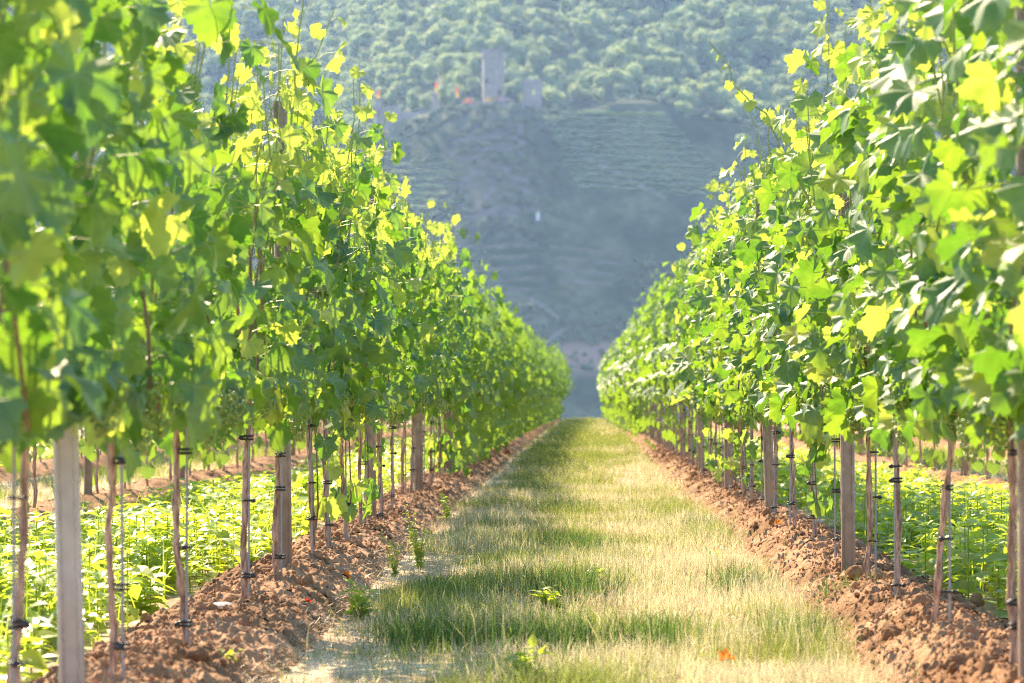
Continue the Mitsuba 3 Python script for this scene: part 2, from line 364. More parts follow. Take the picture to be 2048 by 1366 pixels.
# ------------------------------------------------------------------ vine leaves
def leaf_mesh(seed, n=42, rings=2, teeth=True):
    r_ = np.random.default_rng(seed)
    a = np.linspace(-2.75, 2.75, n)
    lob = np.array([0.0, 0.92, -0.92, 1.85, -1.85, 2.6, -2.6]); amp = np.array([1.0, 0.90, 0.90, 0.70, 0.70, 0.55, 0.55]) * r_.uniform(0.92, 1.08, 7)
    wd = r_.uniform(0.50, 0.72)
    r = np.max(amp[:, None] * np.exp(-((a[None] - lob[:, None]) / wd) ** 2 * 0.35), 0)
    r = np.maximum(r, 0.56)
    if teeth: r = r * (1 + 0.075 * np.where(np.arange(n) % 2 == 0, 1, -1) * (0.6 + 0.6 * r_.random(n)))
    xs, ys = np.sin(a), np.cos(a)
    V = [np.zeros((1, 3))]; F = []
    levels = np.linspace(0, 1, rings + 1)[1:] ** 0.9
    fold, droop, curl = r_.uniform(0.0, 0.6), r_.uniform(0.0, 0.65), r_.uniform(-0.25, 0.6)
    tw = r_.uniform(-0.35, 0.35)
    ph = r_.uniform(0, 6)
    for lv in levels:
        rr = r * lv
        x, y = xs * rr, ys * rr
        z = fold * np.abs(x) - droop * y * np.abs(y) - curl * lv * lv * 0.35 + 0.085 * lv * np.cos(a * 6.8 + ph * 0.1) + tw * x * y + 0.05 * lv * np.sin(a * 3 + ph)
        V.append(np.stack([x, y, z], -1))
    V = np.vstack(V)
    uv = V[:, :2].copy()
    for i in range(n - 1):
        F.append([0, 2 + i, 1 + i])
    for l in range(rings - 1):
        o, q = 1 + l * n, 1 + (l + 1) * n
        for i in range(n - 1):
            F += [[o + i, o + i + 1, q + i + 1], [o + i, q + i + 1, q + i]]
    F = np.array(F)
    return V, F, uv

NL = 18
for kind in ('mature', 'young'):
    for i in range(NL):
        V, F, uv = leaf_mesh(100 + i + (50 if kind == 'young' else 0))
        group(f'leaf_shape_{kind}_{i}', (V, F), f'leaf_{kind}', smooth=True, uv=uv)
far_leaf = [leaf_mesh(300 + i, n=13, rings=1, teeth=False)[:2] for i in range(6)]

def bunch_mesh(seed):
    r_ = np.random.default_rng(seed)
    ico = trimesh.creation.icosphere(subdivisions=1)
    k = 70
    h = r_.random(k); rad = 0.034 * (1 - h) ** 0.6 + 0.004
    g = r_.random(k) * 2 * PI
    p = np.stack([np.cos(g) * rad, np.sin(g) * rad, -0.02 - 0.11 * h], -1)
    s = r_.uniform(0.0045, 0.0068, k)
    return scatter(np.array(ico.vertices), np.array(ico.faces), np.eye(3)[None] * s[:, None, None], p)
for i in range(3): group(f'bunch_shape_{i}', merge([bunch_mesh(i), tube([[0, 0, 0.03], [0, 0, -0.10]], 0.0015, 4)]), 'berry_skin', smooth=True)

def vine_parts(r_, thick=1.0, top=1.74, canes=8, tilt=0.55):
    """Shoots (centre lines), leaves (place, tip direction, normal, size, young) and stalks of one vine about its foot at the origin, z from the lane."""
    shoots, P, D, N, S, Yg, stalks = [], [], [], [], [], [], []
    for c in range(canes):
        y0 = -0.56 + 1.12 * (c + 0.5) / canes + r_.normal(0, 0.03)
        tz = top + r_.normal(0, 0.10) + (r_.uniform(0.08, 0.30) if r_.random() < 0.3 else 0)
        z0 = 0.80 + r_.normal(0, 0.03)
        m = 9
        t = np.linspace(0, 1, m)
        wx = np.cumsum(r_.normal(0, 0.022, m)) * thick; wy = np.cumsum(r_.normal(0, 0.024, m))
        x0 = r_.normal(0, 0.05) * thick
        line = np.stack([x0 * (1 - t * 0.5) + wx * t, y0 + wy, z0 + (tz - z0) * t], -1)
        shoots.append(line)
        L = tz - z0
        miss = r_.uniform(0.0, 0.25)
        for j, s in enumerate(np.arange(-0.02, L, 0.078)):
            q = np.clip(s / L, 0, 1)
            base = np.array([np.interp(q, t, line[:, k]) for k in range(3)])
            tipf = np.clip((L - s) / 0.30, 0, 1)
            if r_.random() < miss: continue
            side = 1 if (j + c) % 2 == 0 else -1
            for extra in range(2 if r_.random() < 0.24 + 0.30 * (q < 0.4) else 1):
                if extra: side = -side if r_.random() < 0.6 else side
                yaw = r_.normal(-0.35, 0.70)
                o = np.array([side * math.cos(yaw), math.sin(yaw), 0])
                pl = (r_.uniform(0.06, 0.12) + (r_.uniform(0.02, 0.12) if extra else 0)) * (0.35 + 0.65 * tipf) * thick * (0.6 if s < 0.2 else 1.0)
                att = base + o * pl + np.array([0, r_.normal(0, 0.03), r_.uniform(0.0, 0.05)])
                el = r_.normal(tilt if side < 0 else 0.5, 0.38)
                n = o * math.cos(el) + np.array([0, 0, math.sin(el)])
                n = nrm(n + r_.normal(0, 0.22, 3))
                d = np.array([0, 0, -1.0]) + 0.35 * o
                d = d - n * (d @ n); d = nrm(d)
                w = r_.normal(0, 0.45); d = d * math.cos(w) + np.cross(n, d) * math.sin(w)
                size = r_.uniform(0.062, 0.110) * (0.42 + 0.58 * tipf) * (0.85 if extra else 1)
                P.append(att); D.append(d); N.append(n); S.append(size); Yg.append(tipf < 0.75 or r_.random() < 0.14)
                stalks.append((base, (base + att) / 2 + np.array([0, 0, 0.012]), att))
    for k in range(20):                       # leaves hanging about the fruit zone and below it
        side = r_.choice([-1, 1]); yaw = r_.normal(0, 0.7)
        o = np.array([side * math.cos(yaw), math.sin(yaw), 0])
        base = np.array([0, r_.uniform(-0.55, 0.55), r_.uniform(0.78, 0.92)])
        att = base + o * r_.uniform(0.04, 0.12) * thick + np.array([0, 0, 0.03 - abs(r_.normal(0, 0.035))])
        n = nrm(o + np.array([0, 0, r_.uniform(0, 0.6)]) + r_.normal(0, 0.2, 3))
        d = np.array([0, 0, -1.0]); d = nrm(d - n * (d @ n))
        P.append(att); D.append(d); N.append(n); S.append(r_.uniform(0.06, 0.11)); Yg.append(r_.random() < 0.12); stalks.append((base, (base + att) / 2, att))
    return shoots, np.array(P), np.array(D), np.array(N), np.array(S), np.array(Yg), stalks

def low_leaves(r_, k, z0, z1, spread):
    """Leaves of a low side shoot about the trunk."""
    P, D, N, S = [], [], [], []
    for i in range(k):
        o = nrm(np.array([r_.normal(), r_.normal(), 0]))
        P.append(np.array([0, 0, r_.uniform(z0, z1)]) + o * r_.uniform(0.03, spread))
        n = nrm(o + np.array([0, 0, r_.uniform(0, 0.8)]) + r_.normal(0, 0.25, 3)); d = np.array([0, 0, -1.0]); d = nrm(d - n * (d @ n))
        D.append(d); N.append(n); S.append(r_.uniform(0.05, 0.085))
    return np.array(P), np.array(D), np.array(N), np.array(S)

def tendril(p, d, r_):
    t = np.linspace(0, 1, 12); L = r_.uniform(0.08, 0.16)
    a = nrm(np.cross(d, [0, 0, 1.0])); b = np.cross(a, d)
    cr = 0.018 * t; w = t ** 2 * r_.uniform(7, 13)
    return tube(p + d * (t * L)[:, None] + a * (cr * np.cos(w))[:, None] + b * (cr * np.sin(w) + 0.05 * t * t)[:, None], np.linspace(0.0014, 0.0007, 12), 3, False)

LONG = {('L1', 4): [((0.08, 0.0, 1.45), (0.15, 0.02, 1.75), (0.17, 0.03, 2.00), (0.20, 0.02, 2.22))],
        ('L1', 6): [((0.05, 0.1, 1.4), (0.15, 0.12, 1.7), (0.17, 0.12, 1.92))],
        ('R1', 6): [((-0.1, 0.0, 1.6), (-0.25, 0.05, 1.95), (-0.40, 0.1, 2.15), (-0.53, 0.12, 2.36))]}

def trunk_mesh(r_, h=0.82, r0=0.0105, lean=0.0, sides=7):
    m = 22; t = np.linspace(0, 1, m)
    p = np.stack([lean * (1 - t) + np.cumsum(r_.normal(0, 0.0028, m)), np.cumsum(r_.normal(0, 0.005, m)), -0.06 + (h + 0.06) * t], -1)
    rad = r0 * (1.12 - 0.25 * t) * (1 + 0.22 * r_.normal(size=m).clip(-0.8, 1.6))
    parts = [tube(p, rad, sides)]
    for s in (-1, 1):
        q = np.array([p[-1] - [0, 0, 0.02], p[-1] + [0, s * 0.07, 0.015], p[-1] + [0, s * 0.28, 0.01 + r_.normal(0, .01)], p[-1] + [0, s * 0.52, 0.0]])
        parts.append(tube(q, [r0 * 0.8, r0 * 0.6, r0 * 0.5, r0 * 0.35], 6))
    return merge(parts), p

# explicit trunk places read off the photograph, then an even spacing
VINE_Y = {'L1': [4.45, 5.57, 6.78, 7.88, 9.38, 10.42, 11.65, 12.40, 13.35], 'R1': [4.75, 5.9, 7.04, 8.35, 9.55, 10.4, 11.75, 13.1]}
r_ = np.random.default_rng(21)
for row in ('L1', 'R1'):
    while VINE_Y[row][-1] < 88: VINE_Y[row].append(VINE_Y[row][-1] + 1.12 + r_.normal(0, 0.07))
NEAR = 24.0

for i in range(4): group(f'trunk_shape_{i}', trunk_mesh(np.random.default_rng(70 + i))[0], 'bark', smooth=True)
def far_foliage(seed, thick, top, low=0, tilt=0.5):
    r2 = np.random.default_rng(seed)
    sh, P, D, N, S, Yg, st = vine_parts(r2, thick, top, canes=10, tilt=tilt)
    if low:
        lp, ld, ln_, ls = low_leaves(r2, low, 0.18, 0.78, 0.22); lp[:, 1] += r2.uniform(-0.5, 0.5, low)
        P, D, N, S = np.vstack([P, lp]), np.vstack([D, ld]), np.vstack([N, ln_]), np.concatenate([S, ls])
    R = frames(D, N, S * 1.08)
    which = r2.integers(0, len(far_leaf), len(P))
    parts = [scatter(*far_leaf[w], R[which == w], P[which == w]) for w in range(len(far_leaf))]
    return merge(parts), merge([tube(s, 0.0035, 3, False) for s in sh])
for i in range(20):
    fo, sh = far_foliage(400 + i, (1.0, 2.0, 1.25, 1.0, 1.5)[i // 4], (1.74, 1.80, 1.76, 1.74, 1.78)[i // 4], (8, 40, 48, 6, 40)[i // 4], 0.5 if i < 12 else 0.78)
    group(f'far_foliage_{i}', fo, 'leaf_far', smooth=True)
    group(f'far_shoots_{i}', sh, 'shoot_skin')

def vine_label(row, y):
    ps = post_list[row]
    k = sum(1 for p in ps if p < y)
    same = [v for v in VINE_Y[row] if sum(1 for p in ps if p < v) == k]
    j = same.index(y)
    if k == 0: return f'leafy grapevine at the near end of the {SIDE[row]}, {ORD[j]} trunk before the posts'
    return f'leafy grapevine in the {SIDE[row]}, {ORD[j]} trunk beyond the {ORD[k-1]} metal post'

def tie_mesh(z, r_, to):
    """A black rubber tie round the rod at the origin and the trunk beside it, with its button."""
    a = np.linspace(0, 2 * PI, 13); parts = []
    for dz in ((0,), (-0.005, 0.006))[int(r_.random() < 0.45)]:
        parts.append(tube(np.stack([to * 0.5 + np.cos(a) * (abs(to) * 0.5 + 0.012), np.sin(a) * 0.014, a * 0 + z + dz], -1), 0.0034, 5, False))
    if r_.random() < 0.7:
        k = trimesh.creation.icosphere(subdivisions=1, radius=0.0095)
        g = r_.choice([0.3, 2.7, -1.57]); parts.append((np.array(k.vertices) * [1, 1, 0.85] + np.array([to * 0.5 + 0.022 * math.cos(g), -0.018, z]), np.array(k.faces)))
    return merge(parts)

def make_stake(row, y, lab, g, near, r_, off):
    x = row_x(row, y) + off
    t = thing('vine_stake', lab, 'stake', g)
    z = ridge_z(x, y, row)
    p = np.array([[x, y - 0.02, z - 0.08], [x + r_.normal(0, 0.004), y - 0.02, z + 0.6], [x + r_.normal(0, 0.008), y - 0.02, z + 1.18]])
    put('rod', tube(p, 0.0042, 6), 'rod_metal', t, smooth=True)
    if near:
        for hz in sorted(np.array([0.10, 0.30, 0.50]) + r_.normal(0, 0.045, 3)):
            v, f = tie_mesh(hz, r_, -off)
            put('tie', (v + np.array([x, y - 0.012, z]), f), 'black_rubber', t, smooth=True)

for row in ('L1', 'R1'):
    for idx, y in enumerate(VINE_Y[row]):
        r_ = np.random.default_rng(1000 + idx + (500 if row == 'R1' else 0))
        x = row_x(row, y); zl = float(lane_z(x, y)) - 0.04; zr = ridge_z(x, y, row)
        near = y < NEAR
        k = sum(1 for p in post_list[row] if p < y)
        if k <= 8 and y < 42: lab, g = vine_label(row, y), None
        else: lab, g = f'small distant grapevine toward the far end of the {SIDE[row]}', f'distant vines of the {SIDE[row]}'
        t = thing('grapevine', lab, 'grapevine', g)
        if y > 4.9:
            sl = lab.replace('leafy grapevine', 'thin steel stake').replace(' at the near end of the', ' at the front of the').replace('trunk', 'stake').replace('small distant grapevine', 'thin distant stake')
            make_stake(row, y, sl, 'distant stakes of the ' + SIDE[row] if g else None, y < 30, r_, (0.012 if row == 'L1' else -0.012) * (1 if r_.random() < .6 else -1))
        if not near:
            v = int(r_.integers(0, 4)) + (4 if (y > 62 and r_.random() < (y - 62) / 14) else 8 if r_.random() < 0.75 else 0)
            fl = 180 if r_.random() < 0.5 else 0
            if row == 'R1': v, fl = int(r_.integers(0, 4)) + (16 if y > 50 else 12), 0
            hs = 1.04 if row == 'L1' else 1.12 - 0.08 * np.clip((y - 40) / 30, 0, 1)
            M = T().translate([x - (0.42 * np.clip((y - 40) / 40, 0, 1) if row == 'R1' else -0.14 * np.clip((y - 40) / 40, 0, 1)), y, zl]).rotate([0, 0, 1], fl + float(r_.normal(0, 4))).scale([1, 1.05, float(hs * r_.uniform(0.96, 1.05))])
            k1 = inst('foliage', f'far_foliage_{v}', M, t); labels[k1] = {'label': 'leaves of this vine', 'kind': 'stuff'}
            inst('shoots', f'far_shoots_{v}', M, t)
            inst('trunk', f'trunk_shape_{int(r_.integers(0, 4))}', T().translate([x, y, zr]).rotate([0, 0, 1], fl).scale([1, 1, (0.82 + zl - zr) / 0.82]), t)
            continue
        lean = {('R1', 3): -0.045, ('L1', 1): -0.03}.get((row, idx), r_.normal(0, 0.012))
        (tv, tf), tp = trunk_mesh(r_, 0.82 - (zr - zl), r_.uniform(0.0088, 0.0112), lean, 8)
        put('trunk', (tv + np.array([x, y, zr]), tf), 'bark', t, smooth=True)
        sh, P, D, N, S, Yg, stalks = vine_parts(r_, 1.15 if row == 'L1' else 1.3, 1.93 if row == 'L1' else 2.06, tilt=0.45 if row == 'L1' else 0.78)
        O = np.array([x, y, zl])
        kp = ~((P[:, 0] < -0.04) & (r_.random(len(P)) < (0.45 if row == 'L1' else 0.0)))       # the left row is thinner on its far side
        if row == 'R1': kp = ~((P[:, 0] > 0.06) & (r_.random(len(P)) < 0.25))
        P, D, N, S, Yg, stalks = P[kp], D[kp], N[kp], S[kp], Yg[kp], [q for q, o in zip(stalks, kp) if o]
        if y > 11 and r_.random() < (0.55 if row == 'L1' else 0.30):
            lp, ld, ln_, ls = low_leaves(r_, int(r_.integers(7, 16)), 0.30, 0.78, 0.16)
            P, D, N, S, Yg = np.vstack([P, lp]), np.vstack([D, ld]), np.vstack([N, ln_]), np.concatenate([S, ls]), np.concatenate([Yg, r_.random(len(ls)) < 0.3])
            sh.append(np.array([[0.01, 0, 0.16], [0.03, 0.03, 0.35], [0.02, 0.06, 0.6], [0.0, 0.05, 0.8]]))
        for pts in LONG.get((row, idx), ()):
            pts = np.array(pts); tq = np.linspace(0, len(pts) - 1, 14)
            line = np.stack([np.interp(tq, np.arange(len(pts)), pts[:, q]) for q in range(3)], -1) + r_.normal(0, 0.006, (14, 3))
            sh.append(line)
            for q in range(2, 13):
                o = nrm(np.array([r_.normal(), 0.6 * r_.normal(), 0.2])); att = line[q] + o * 0.05 * (1.2 - q / 14)
                n = nrm(o + np.array([0, 0, 0.6])); d = nrm(o * 0.5 - np.array([0, 0, 0.8])); d = nrm(d - n * (d @ n))
                P, D, N, S, Yg = np.vstack([P, [att]]), np.vstack([D, [d]]), np.vstack([N, [n]]), np.append(S, 0.062 * (1.15 - q / 14)), np.append(Yg, True)
                stalks.append((line[q], (line[q] + att) / 2, att))
        for i, line in enumerate(sh):
            rad = np.linspace(0.0048, 0.0022, len(line))
            parts = [tube(line + O, rad, 5)]
            for q in range(2):
                if r_.random() < 0.6: parts.append(tendril(line[-1 - 2 * q] + O, nrm(r_.normal(size=3) + [0, 0, 0.6]), r_))
            put('shoot', merge(parts), 'shoot_skin', t, smooth=True)
        st = merge([tube(np.array(s) + O, 0.0014, 3, False) for s in stalks])
        k1 = put('leaf_stalks', st, 'stalk_skin', t); labels[k1] = {'label': 'thin yellow green leaf stalks', 'kind': 'stuff'}
        R = frames(D, N, S)
        order = np.argsort(P[:, 1])
        pick = r_.integers(0, NL, len(P))
        for i in range(len(P)):
            inst('leaf', f'leaf_shape_{"young" if Yg[i] else "mature"}_{pick[i]}', mat4(R[i], P[i] + O), t)
        for i in range(7):
            b = np.array([r_.choice([-1, 1]) * r_.uniform(0.05, 0.15), r_.uniform(-0.5, 0.5), r_.uniform(0.80, 0.92)])
            inst('grape_bunch', f'bunch_shape_{i % 3}', T().translate((b + O).tolist()).rotate([0, 0, 1], float(r_.uniform(0, 360))).scale(float(r_.uniform(0.7, 1.1))), t)

# the rows farther out, seen between the trunks
for row, y0, y1 in (('L2', 12.5, 60), ('R2', 17, 60), ('L3', 23, 60), ('R3', 31, 60), ('L4', 36, 60), ('R4', 45, 60)):
    y = y0; side = 'left' if row[0] == 'L' else 'right'; nth = ORD[int(row[1]) - 1]
    while y < y1:
        r_ = np.random.default_rng(int(9000 + y * 31 + ROWS[row] * 100))
        x = row_x(row, y); zl = float(lane_z(x, y)); zr = ridge_z(x, y, row)
        t = thing('grapevine', f'grapevine in the {nth} row out on the {side}, behind the nearer rows', 'grapevine', f'vines of the {nth} row on the {side}')
        v = int(r_.integers(0, 4)); fl = 180 if r_.random() < 0.5 else 0
        M = T().translate([x, y, zl]).rotate([0, 0, 1], fl + float(r_.normal(0, 4))).scale([1, 1.05, float(r_.uniform(0.96, 1.05))])
        k1 = inst('foliage', f'far_foliage_{v}', M, t); labels[k1] = {'label': 'leaves of this vine', 'kind': 'stuff'}
        inst('trunk', f'trunk_shape_{int(r_.integers(0, 4))}', T().translate([x, y, zr]).rotate([0, 0, 1], fl).scale([1, 1, (0.82 + zl - zr) / 0.82]), t)
        y += 1.12 + r_.normal(0, 0.06)

# ------------------------------------------------------------------ grass and ground cover
def blades(x, y, z, h, w, col, r_, lean=0.35, flat=False):
    k = len(x)
    a = r_.random(k) * 2 * PI
    side = np.stack([np.cos(a), np.sin(a), a * 0], -1) * (w / 2)[:, None]
    a2 = r_.random(k) * 2 * PI
    ln = np.abs(r_.normal(0, lean, k)) if not flat else r_.uniform(1.2, 2.5, k)
    out = np.stack([np.cos(a2), np.sin(a2), a * 0], -1)
    b = np.stack([x, y, z], -1)
    if flat:
        m = b + out * (h * 0.5)[:, None] + np.array([0, 0, 1.0]) * (r_.uniform(0.0, 0.02, k))[:, None]
        t = b + out * h[:, None] + np.array([0, 0, 1.0]) * (r_.uniform(-0.004, 0.012, k))[:, None]
    else:
        m = b + out * (h * ln * 0.35)[:, None] + np.array([0, 0, 1.0]) * (h * 0.55)[:, None]
        t = b + out * (h * ln)[:, None] + np.array([0, 0, 1.0]) * (h * np.clip(1 - 0.25 * ln, 0.3, 1))[:, None]
    V = np.stack([b - side, b + side, m - side * 0.8, m + side * 0.8, t], 1)
    F = np.array([[0, 1, 3], [0, 3, 2], [2, 3, 4]])[None] + (np.arange(k) * 5)[:, None, None]
    return V.reshape(-1, 3), F.reshape(-1, 3), np.repeat(col, 5, 0)

def n2(x, y, f, seed):
    return meshkit.fbm(np.stack([x * f, y * f, x * 0], -1), 3, seed)

def grass_colour(x, y, u, r_, green_bias):
    g = np.clip((n2(x, y, 1.3, 31) - 0.5) * 3.0 + green_bias, 0, 1)
    isg = r_.random(len(x)) < g
    gc = np.array([0.25, 0.31, 0.08]) * r_.uniform(0.7, 1.3, (len(x), 1)) + r_.uniform(0, 0.06, (len(x), 1)) * np.array([1, 0.7, 0])
    dc = np.array([0.60, 0.54, 0.34]) * r_.uniform(0.7, 1.25, (len(x), 1))
    return np.where(isg[:, None], gc, dc), isg

def lane_grass(y0, y1, per, c0, hw, hsc, wsc, seed, bias=0.0, xmin=-1.0, xmax=1.04):
    r_ = np.random.default_rng(seed)
    k = int(per * (y1 - y0) * (xmax - xmin))
    y = r_.uniform(y0, y1, k); u = r_.uniform(xmin, xmax, k)
    x = c0 + u + bend(y)
    dens = np.clip((n2(x, y, 1.6, 41) - 0.34) * 4.0, 0.12, 1) * np.clip((hw - np.abs(u - 0.06) + 0.5 * (n2(x, y, 1.9, 47) - 0.5)) / 0.30, 0.05, 1)
    keep = r_.random(k) < dens
    x, y, u, dens = x[keep], y[keep], u[keep], dens[keep]
    z = lane_z(x, y)
    tuft = np.clip((n2(x, y, 1.4, 51) - 0.52) * 7, 0, 1)
    b = 0.50 + 0.5 * tuft - 0.35 * np.clip((u - 0.05) / 0.35, 0, 1) + 0.55 * np.clip((y - 20) / 15, 0, 1) + bias
    col, isg = grass_colour(x, y, u, r_, b)
    h = (0.035 + 0.085 * r_.random(len(x)) ** 1.8 + 0.10 * tuft * np.exp(-((u + 0.05) / 0.45) ** 2) * r_.random(len(x)) + 0.08 * (u > 0.6) * r_.random(len(x))) * hsc * (0.5 + 0.5 * dens)
    w = r_.uniform(0.0016, 0.0034, len(x)) * wsc
    return blades(x, y, z - 0.004, h, w, col, r_, 0.55)

def merge3(parts):
    V, F = merge([(p[0], p[1]) for p in parts])
    return (V, F), np.vstack([p[2] for p in parts])
m, c = merge3([lane_grass(7, 14, 9000, 0, 0.92, 1.0, 1.0, 1), lane_grass(14, 24, 5200, 0, 0.92, 1.0, 1.25, 2), lane_grass(24, 45, 1800, 0, 0.92, 1.0, 2.0, 3), lane_grass(45, 92, 700, 0, 0.92, 1.0, 3.6, 4)])
tufts = []
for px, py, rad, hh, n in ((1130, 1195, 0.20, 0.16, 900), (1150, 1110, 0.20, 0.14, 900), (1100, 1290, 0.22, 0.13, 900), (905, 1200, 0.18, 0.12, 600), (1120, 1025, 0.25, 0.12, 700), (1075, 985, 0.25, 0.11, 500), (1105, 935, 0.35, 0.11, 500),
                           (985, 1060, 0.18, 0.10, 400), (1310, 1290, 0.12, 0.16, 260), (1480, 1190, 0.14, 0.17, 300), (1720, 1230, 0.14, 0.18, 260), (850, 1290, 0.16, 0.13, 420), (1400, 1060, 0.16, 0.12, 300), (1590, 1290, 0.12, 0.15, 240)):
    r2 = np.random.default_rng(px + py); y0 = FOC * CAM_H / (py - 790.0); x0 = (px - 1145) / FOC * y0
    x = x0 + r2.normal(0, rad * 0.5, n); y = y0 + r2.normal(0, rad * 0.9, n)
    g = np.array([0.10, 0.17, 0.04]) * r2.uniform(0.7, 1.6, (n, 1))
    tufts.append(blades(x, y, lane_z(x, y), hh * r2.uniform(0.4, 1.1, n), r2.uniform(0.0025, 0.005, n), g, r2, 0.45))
r2 = np.random.default_rng(4); n = 1500
y = 7.5 + 20 * r2.random(n) ** 1.3; u = r2.uniform(-0.8, 1.0, n); x = u + bend(y)
tufts.append(blades(x, y, lane_z(x, y), r2.uniform(0.10, 0.24, n), r2.uniform(0.0014, 0.0028, n), np.array([0.55, 0.50, 0.24]) * r2.uniform(0.7, 1.2, (n, 1)), r2, 0.5))
m, c = merge3([(m[0], m[1], c)] + tufts)
stuff('grass', m, 'blade', 'mown green and straw coloured grass of the middle lane', 'grass', color=c)
m, c = merge3([lane_grass(14, 60, 600, -4.4, 0.85, 1.1, 2.5, 5), lane_grass(18, 60, 600, 4.4, 0.85, 1.1, 2.5, 6)])
stuff('grass', m, 'blade', 'dry grass of the lanes beyond the second rows', 'grass', color=c)

r_ = np.random.default_rng(77)
k = 42000
y = 7 + 34 * r_.random(k) ** 1.5; sgn = np.where(r_.random(k) < 0.55, -1, 1)
u = np.where(r_.random(k) < 0.55, sgn * r_.uniform(0.50, 0.95, k), r_.uniform(-0.75, 0.75, k))
x = u + bend(y)
col = np.array([0.60, 0.47, 0.28]) * r_.uniform(0.6, 1.25, (k, 1))
V, F, C = blades(x, y, lane_z(x, y) + 0.006 + np.clip(np.abs(u) - 0.78, 0, 1) * 0.3, r_.uniform(0.02, 0.11, k), r_.uniform(0.0012, 0.003, k), col, r_, flat=True)
stuff('straw', (V, F), 'straw_matte', 'cut dry straw lying along the edges of the middle lane', 'straw', color=C)

# leafy green manure between the first and second rows
def crop_leaf(l, w, fold=0.25):
    t = np.linspace(0, 1, 5)
    hw = np.array([0.05, 0.42, 0.5, 0.28, 0.0]) * w
    V, z = [], -0.35 * t ** 2 * l
    for i in range(5):
        V += [[-hw[i], t[i] * l, z[i] + fold * hw[i]], [0, t[i] * l, z[i]], [hw[i], t[i] * l, z[i] + fold * hw[i]]]
    F = []
    for i in range(4):
        for s in (0, 1):
            a = i * 3 + s
            F += [[a, a + 1, a + 4], [a, a + 4, a + 3]]
    return np.array(V), np.array(F)
LEAF = crop_leaf(1.0, 0.62)
LEAFS = (LEAF[0][[0, 1, 2, 6, 7, 8, 13]], np.array([[0, 1, 4], [0, 4, 3], [1, 2, 5], [1, 5, 4], [3, 4, 6], [4, 5, 6]]))

def cover(x0, x1, y0, y1, per, seed, hmax, size, lod):
    r_ = np.random.default_rng(seed)
    n = int((x1 - x0) * (y1 - y0) * per)
    px = r_.uniform(x0, x1, n); py = r_.uniform(y0, y1, n)
    gap = n2(px, py, 1.2, seed)
    keep = (gap > 0.36) & (r_.random(n) < np.clip((np.minimum(px - x0, x1 - px) + 0.02) / 0.25, 0.1, 1))
    px, py, gap = px[keep] + bend(py[keep]), py[keep], gap[keep]
    n = len(px)
    hh = hmax * np.clip(0.35 + (gap - 0.36) * 2.6, 0.3, 1) * r_.uniform(0.6, 1.1, n)
    lv = 5
    P, D, N, S, C, ST = [], [], [], [], [], []
    tint = r_.uniform(0.75, 1.25, n)
    a0 = r_.random(n) * 2 * PI
    zb = lane_z(px, py)
    for l in range(lv):
        f = (l + 1) / lv
        for q in range(3 if l == lv - 1 else 2):
            a = a0 + l * 1.6 + q * (PI if l < lv - 1 else 2.1) + r_.normal(0, 0.3, n)
            o = np.stack([np.cos(a), np.sin(a), a * 0], -1)
            up = r_.normal(0.25 if l < lv - 1 else 0.55, 0.25, n)
            P.append(np.stack([px, py, zb + hh * f], -1) + o * 0.008)
            D.append(o + np.array([0, 0, 1.0]) * up[:, None])
            N.append(np.array([0, 0, 1.0]) - o * up[:, None] + r_.normal(0, 0.2, (n, 3)))
            S.append(size * r_.uniform(0.6, 1.2, n) * (1.0 if l < lv - 1 else 0.7))
            base = np.array([0.17, 0.285, 0.035]) if l < lv - 1 else np.array([0.24, 0.36, 0.05])
            C.append(base * (tint * r_.uniform(0.85, 1.15, n))[:, None])
    P, D, N, S, C = np.vstack(P), np.vstack(D), np.vstack(N), np.concatenate(S), np.vstack(C)
    tv, tf = LEAF if lod == 0 else LEAFS
    V, F = scatter(tv, tf, frames(D, N, S), P)
    C = np.repeat(C, len(tv), 0)
    st = [tube([[px[i], py[i], zb[i] - 0.01], [px[i], py[i], zb[i] + hh[i]]], 0.0028, 3, False) for i in range(n)] if lod == 0 else []
    if st:
        sv, sf = merge(st)
        V, F, C = np.vstack([V, sv]), np.vstack([F, sf + len(V)]), np.vstack([C, np.tile([[0.16, 0.22, 0.05]], (len(sv), 1))])
    return V, F, C

def tall_blades(x0, x1, y0, y1, per, seed):
    r_ = np.random.default_rng(seed)
    k = int(per * (x1 - x0) * (y1 - y0))
    y = r_.uniform(y0, y1, k); x = r_.uniform(x0, x1, k) + bend(y)
    c = np.array([0.20, 0.31, 0.05]) * r_.uniform(0.7, 1.2, (k, 1))
    return blades(x, y, lane_z(x, y), r_.uniform(0.10, 0.34, k), r_.uniform(0.004, 0.008, k), c, r_, 0.7)
m, c = merge3([cover(-2.95, -1.45, 5, 13, 95, 61, 0.27, 0.092, 0), cover(-2.85, -1.45, 13, 24, 60, 62, 0.20, 0.105, 0), cover(-2.8, -1.5, 24, 50, 36, 63, 0.18, 0.11, 1), tall_blades(-2.95, -1.5, 5, 18, 70, 64)])
stuff('cover_crop', m, 'cover_leaf', 'bright leafy green manure growing between the left row and the next', 'ground cover', color=c)
m, c = merge3([cover(1.45, 2.95, 8, 16, 95, 65, 0.30, 0.092, 0), cover(1.45, 2.85, 16, 26, 60, 66, 0.21, 0.105, 0), cover(1.5, 2.8, 26, 50, 36, 67, 0.18, 0.11, 1), tall_blades(1.5, 2.95, 9, 22, 40, 68)])
stuff('cover_crop', m, 'cover_leaf', 'bright leafy green manure growing between the right row and the next', 'ground cover', color=c)
m, c = merge3([cover(-7.4, -5.8, 26, 55, 30, 69, 0.26, 0.11, 1), cover(5.8, 7.4, 34, 60, 30, 70, 0.26, 0.11, 1)])
stuff('cover_crop', m, 'cover_leaf', 'green manure of the lanes beyond the third rows', 'ground cover', color=c)

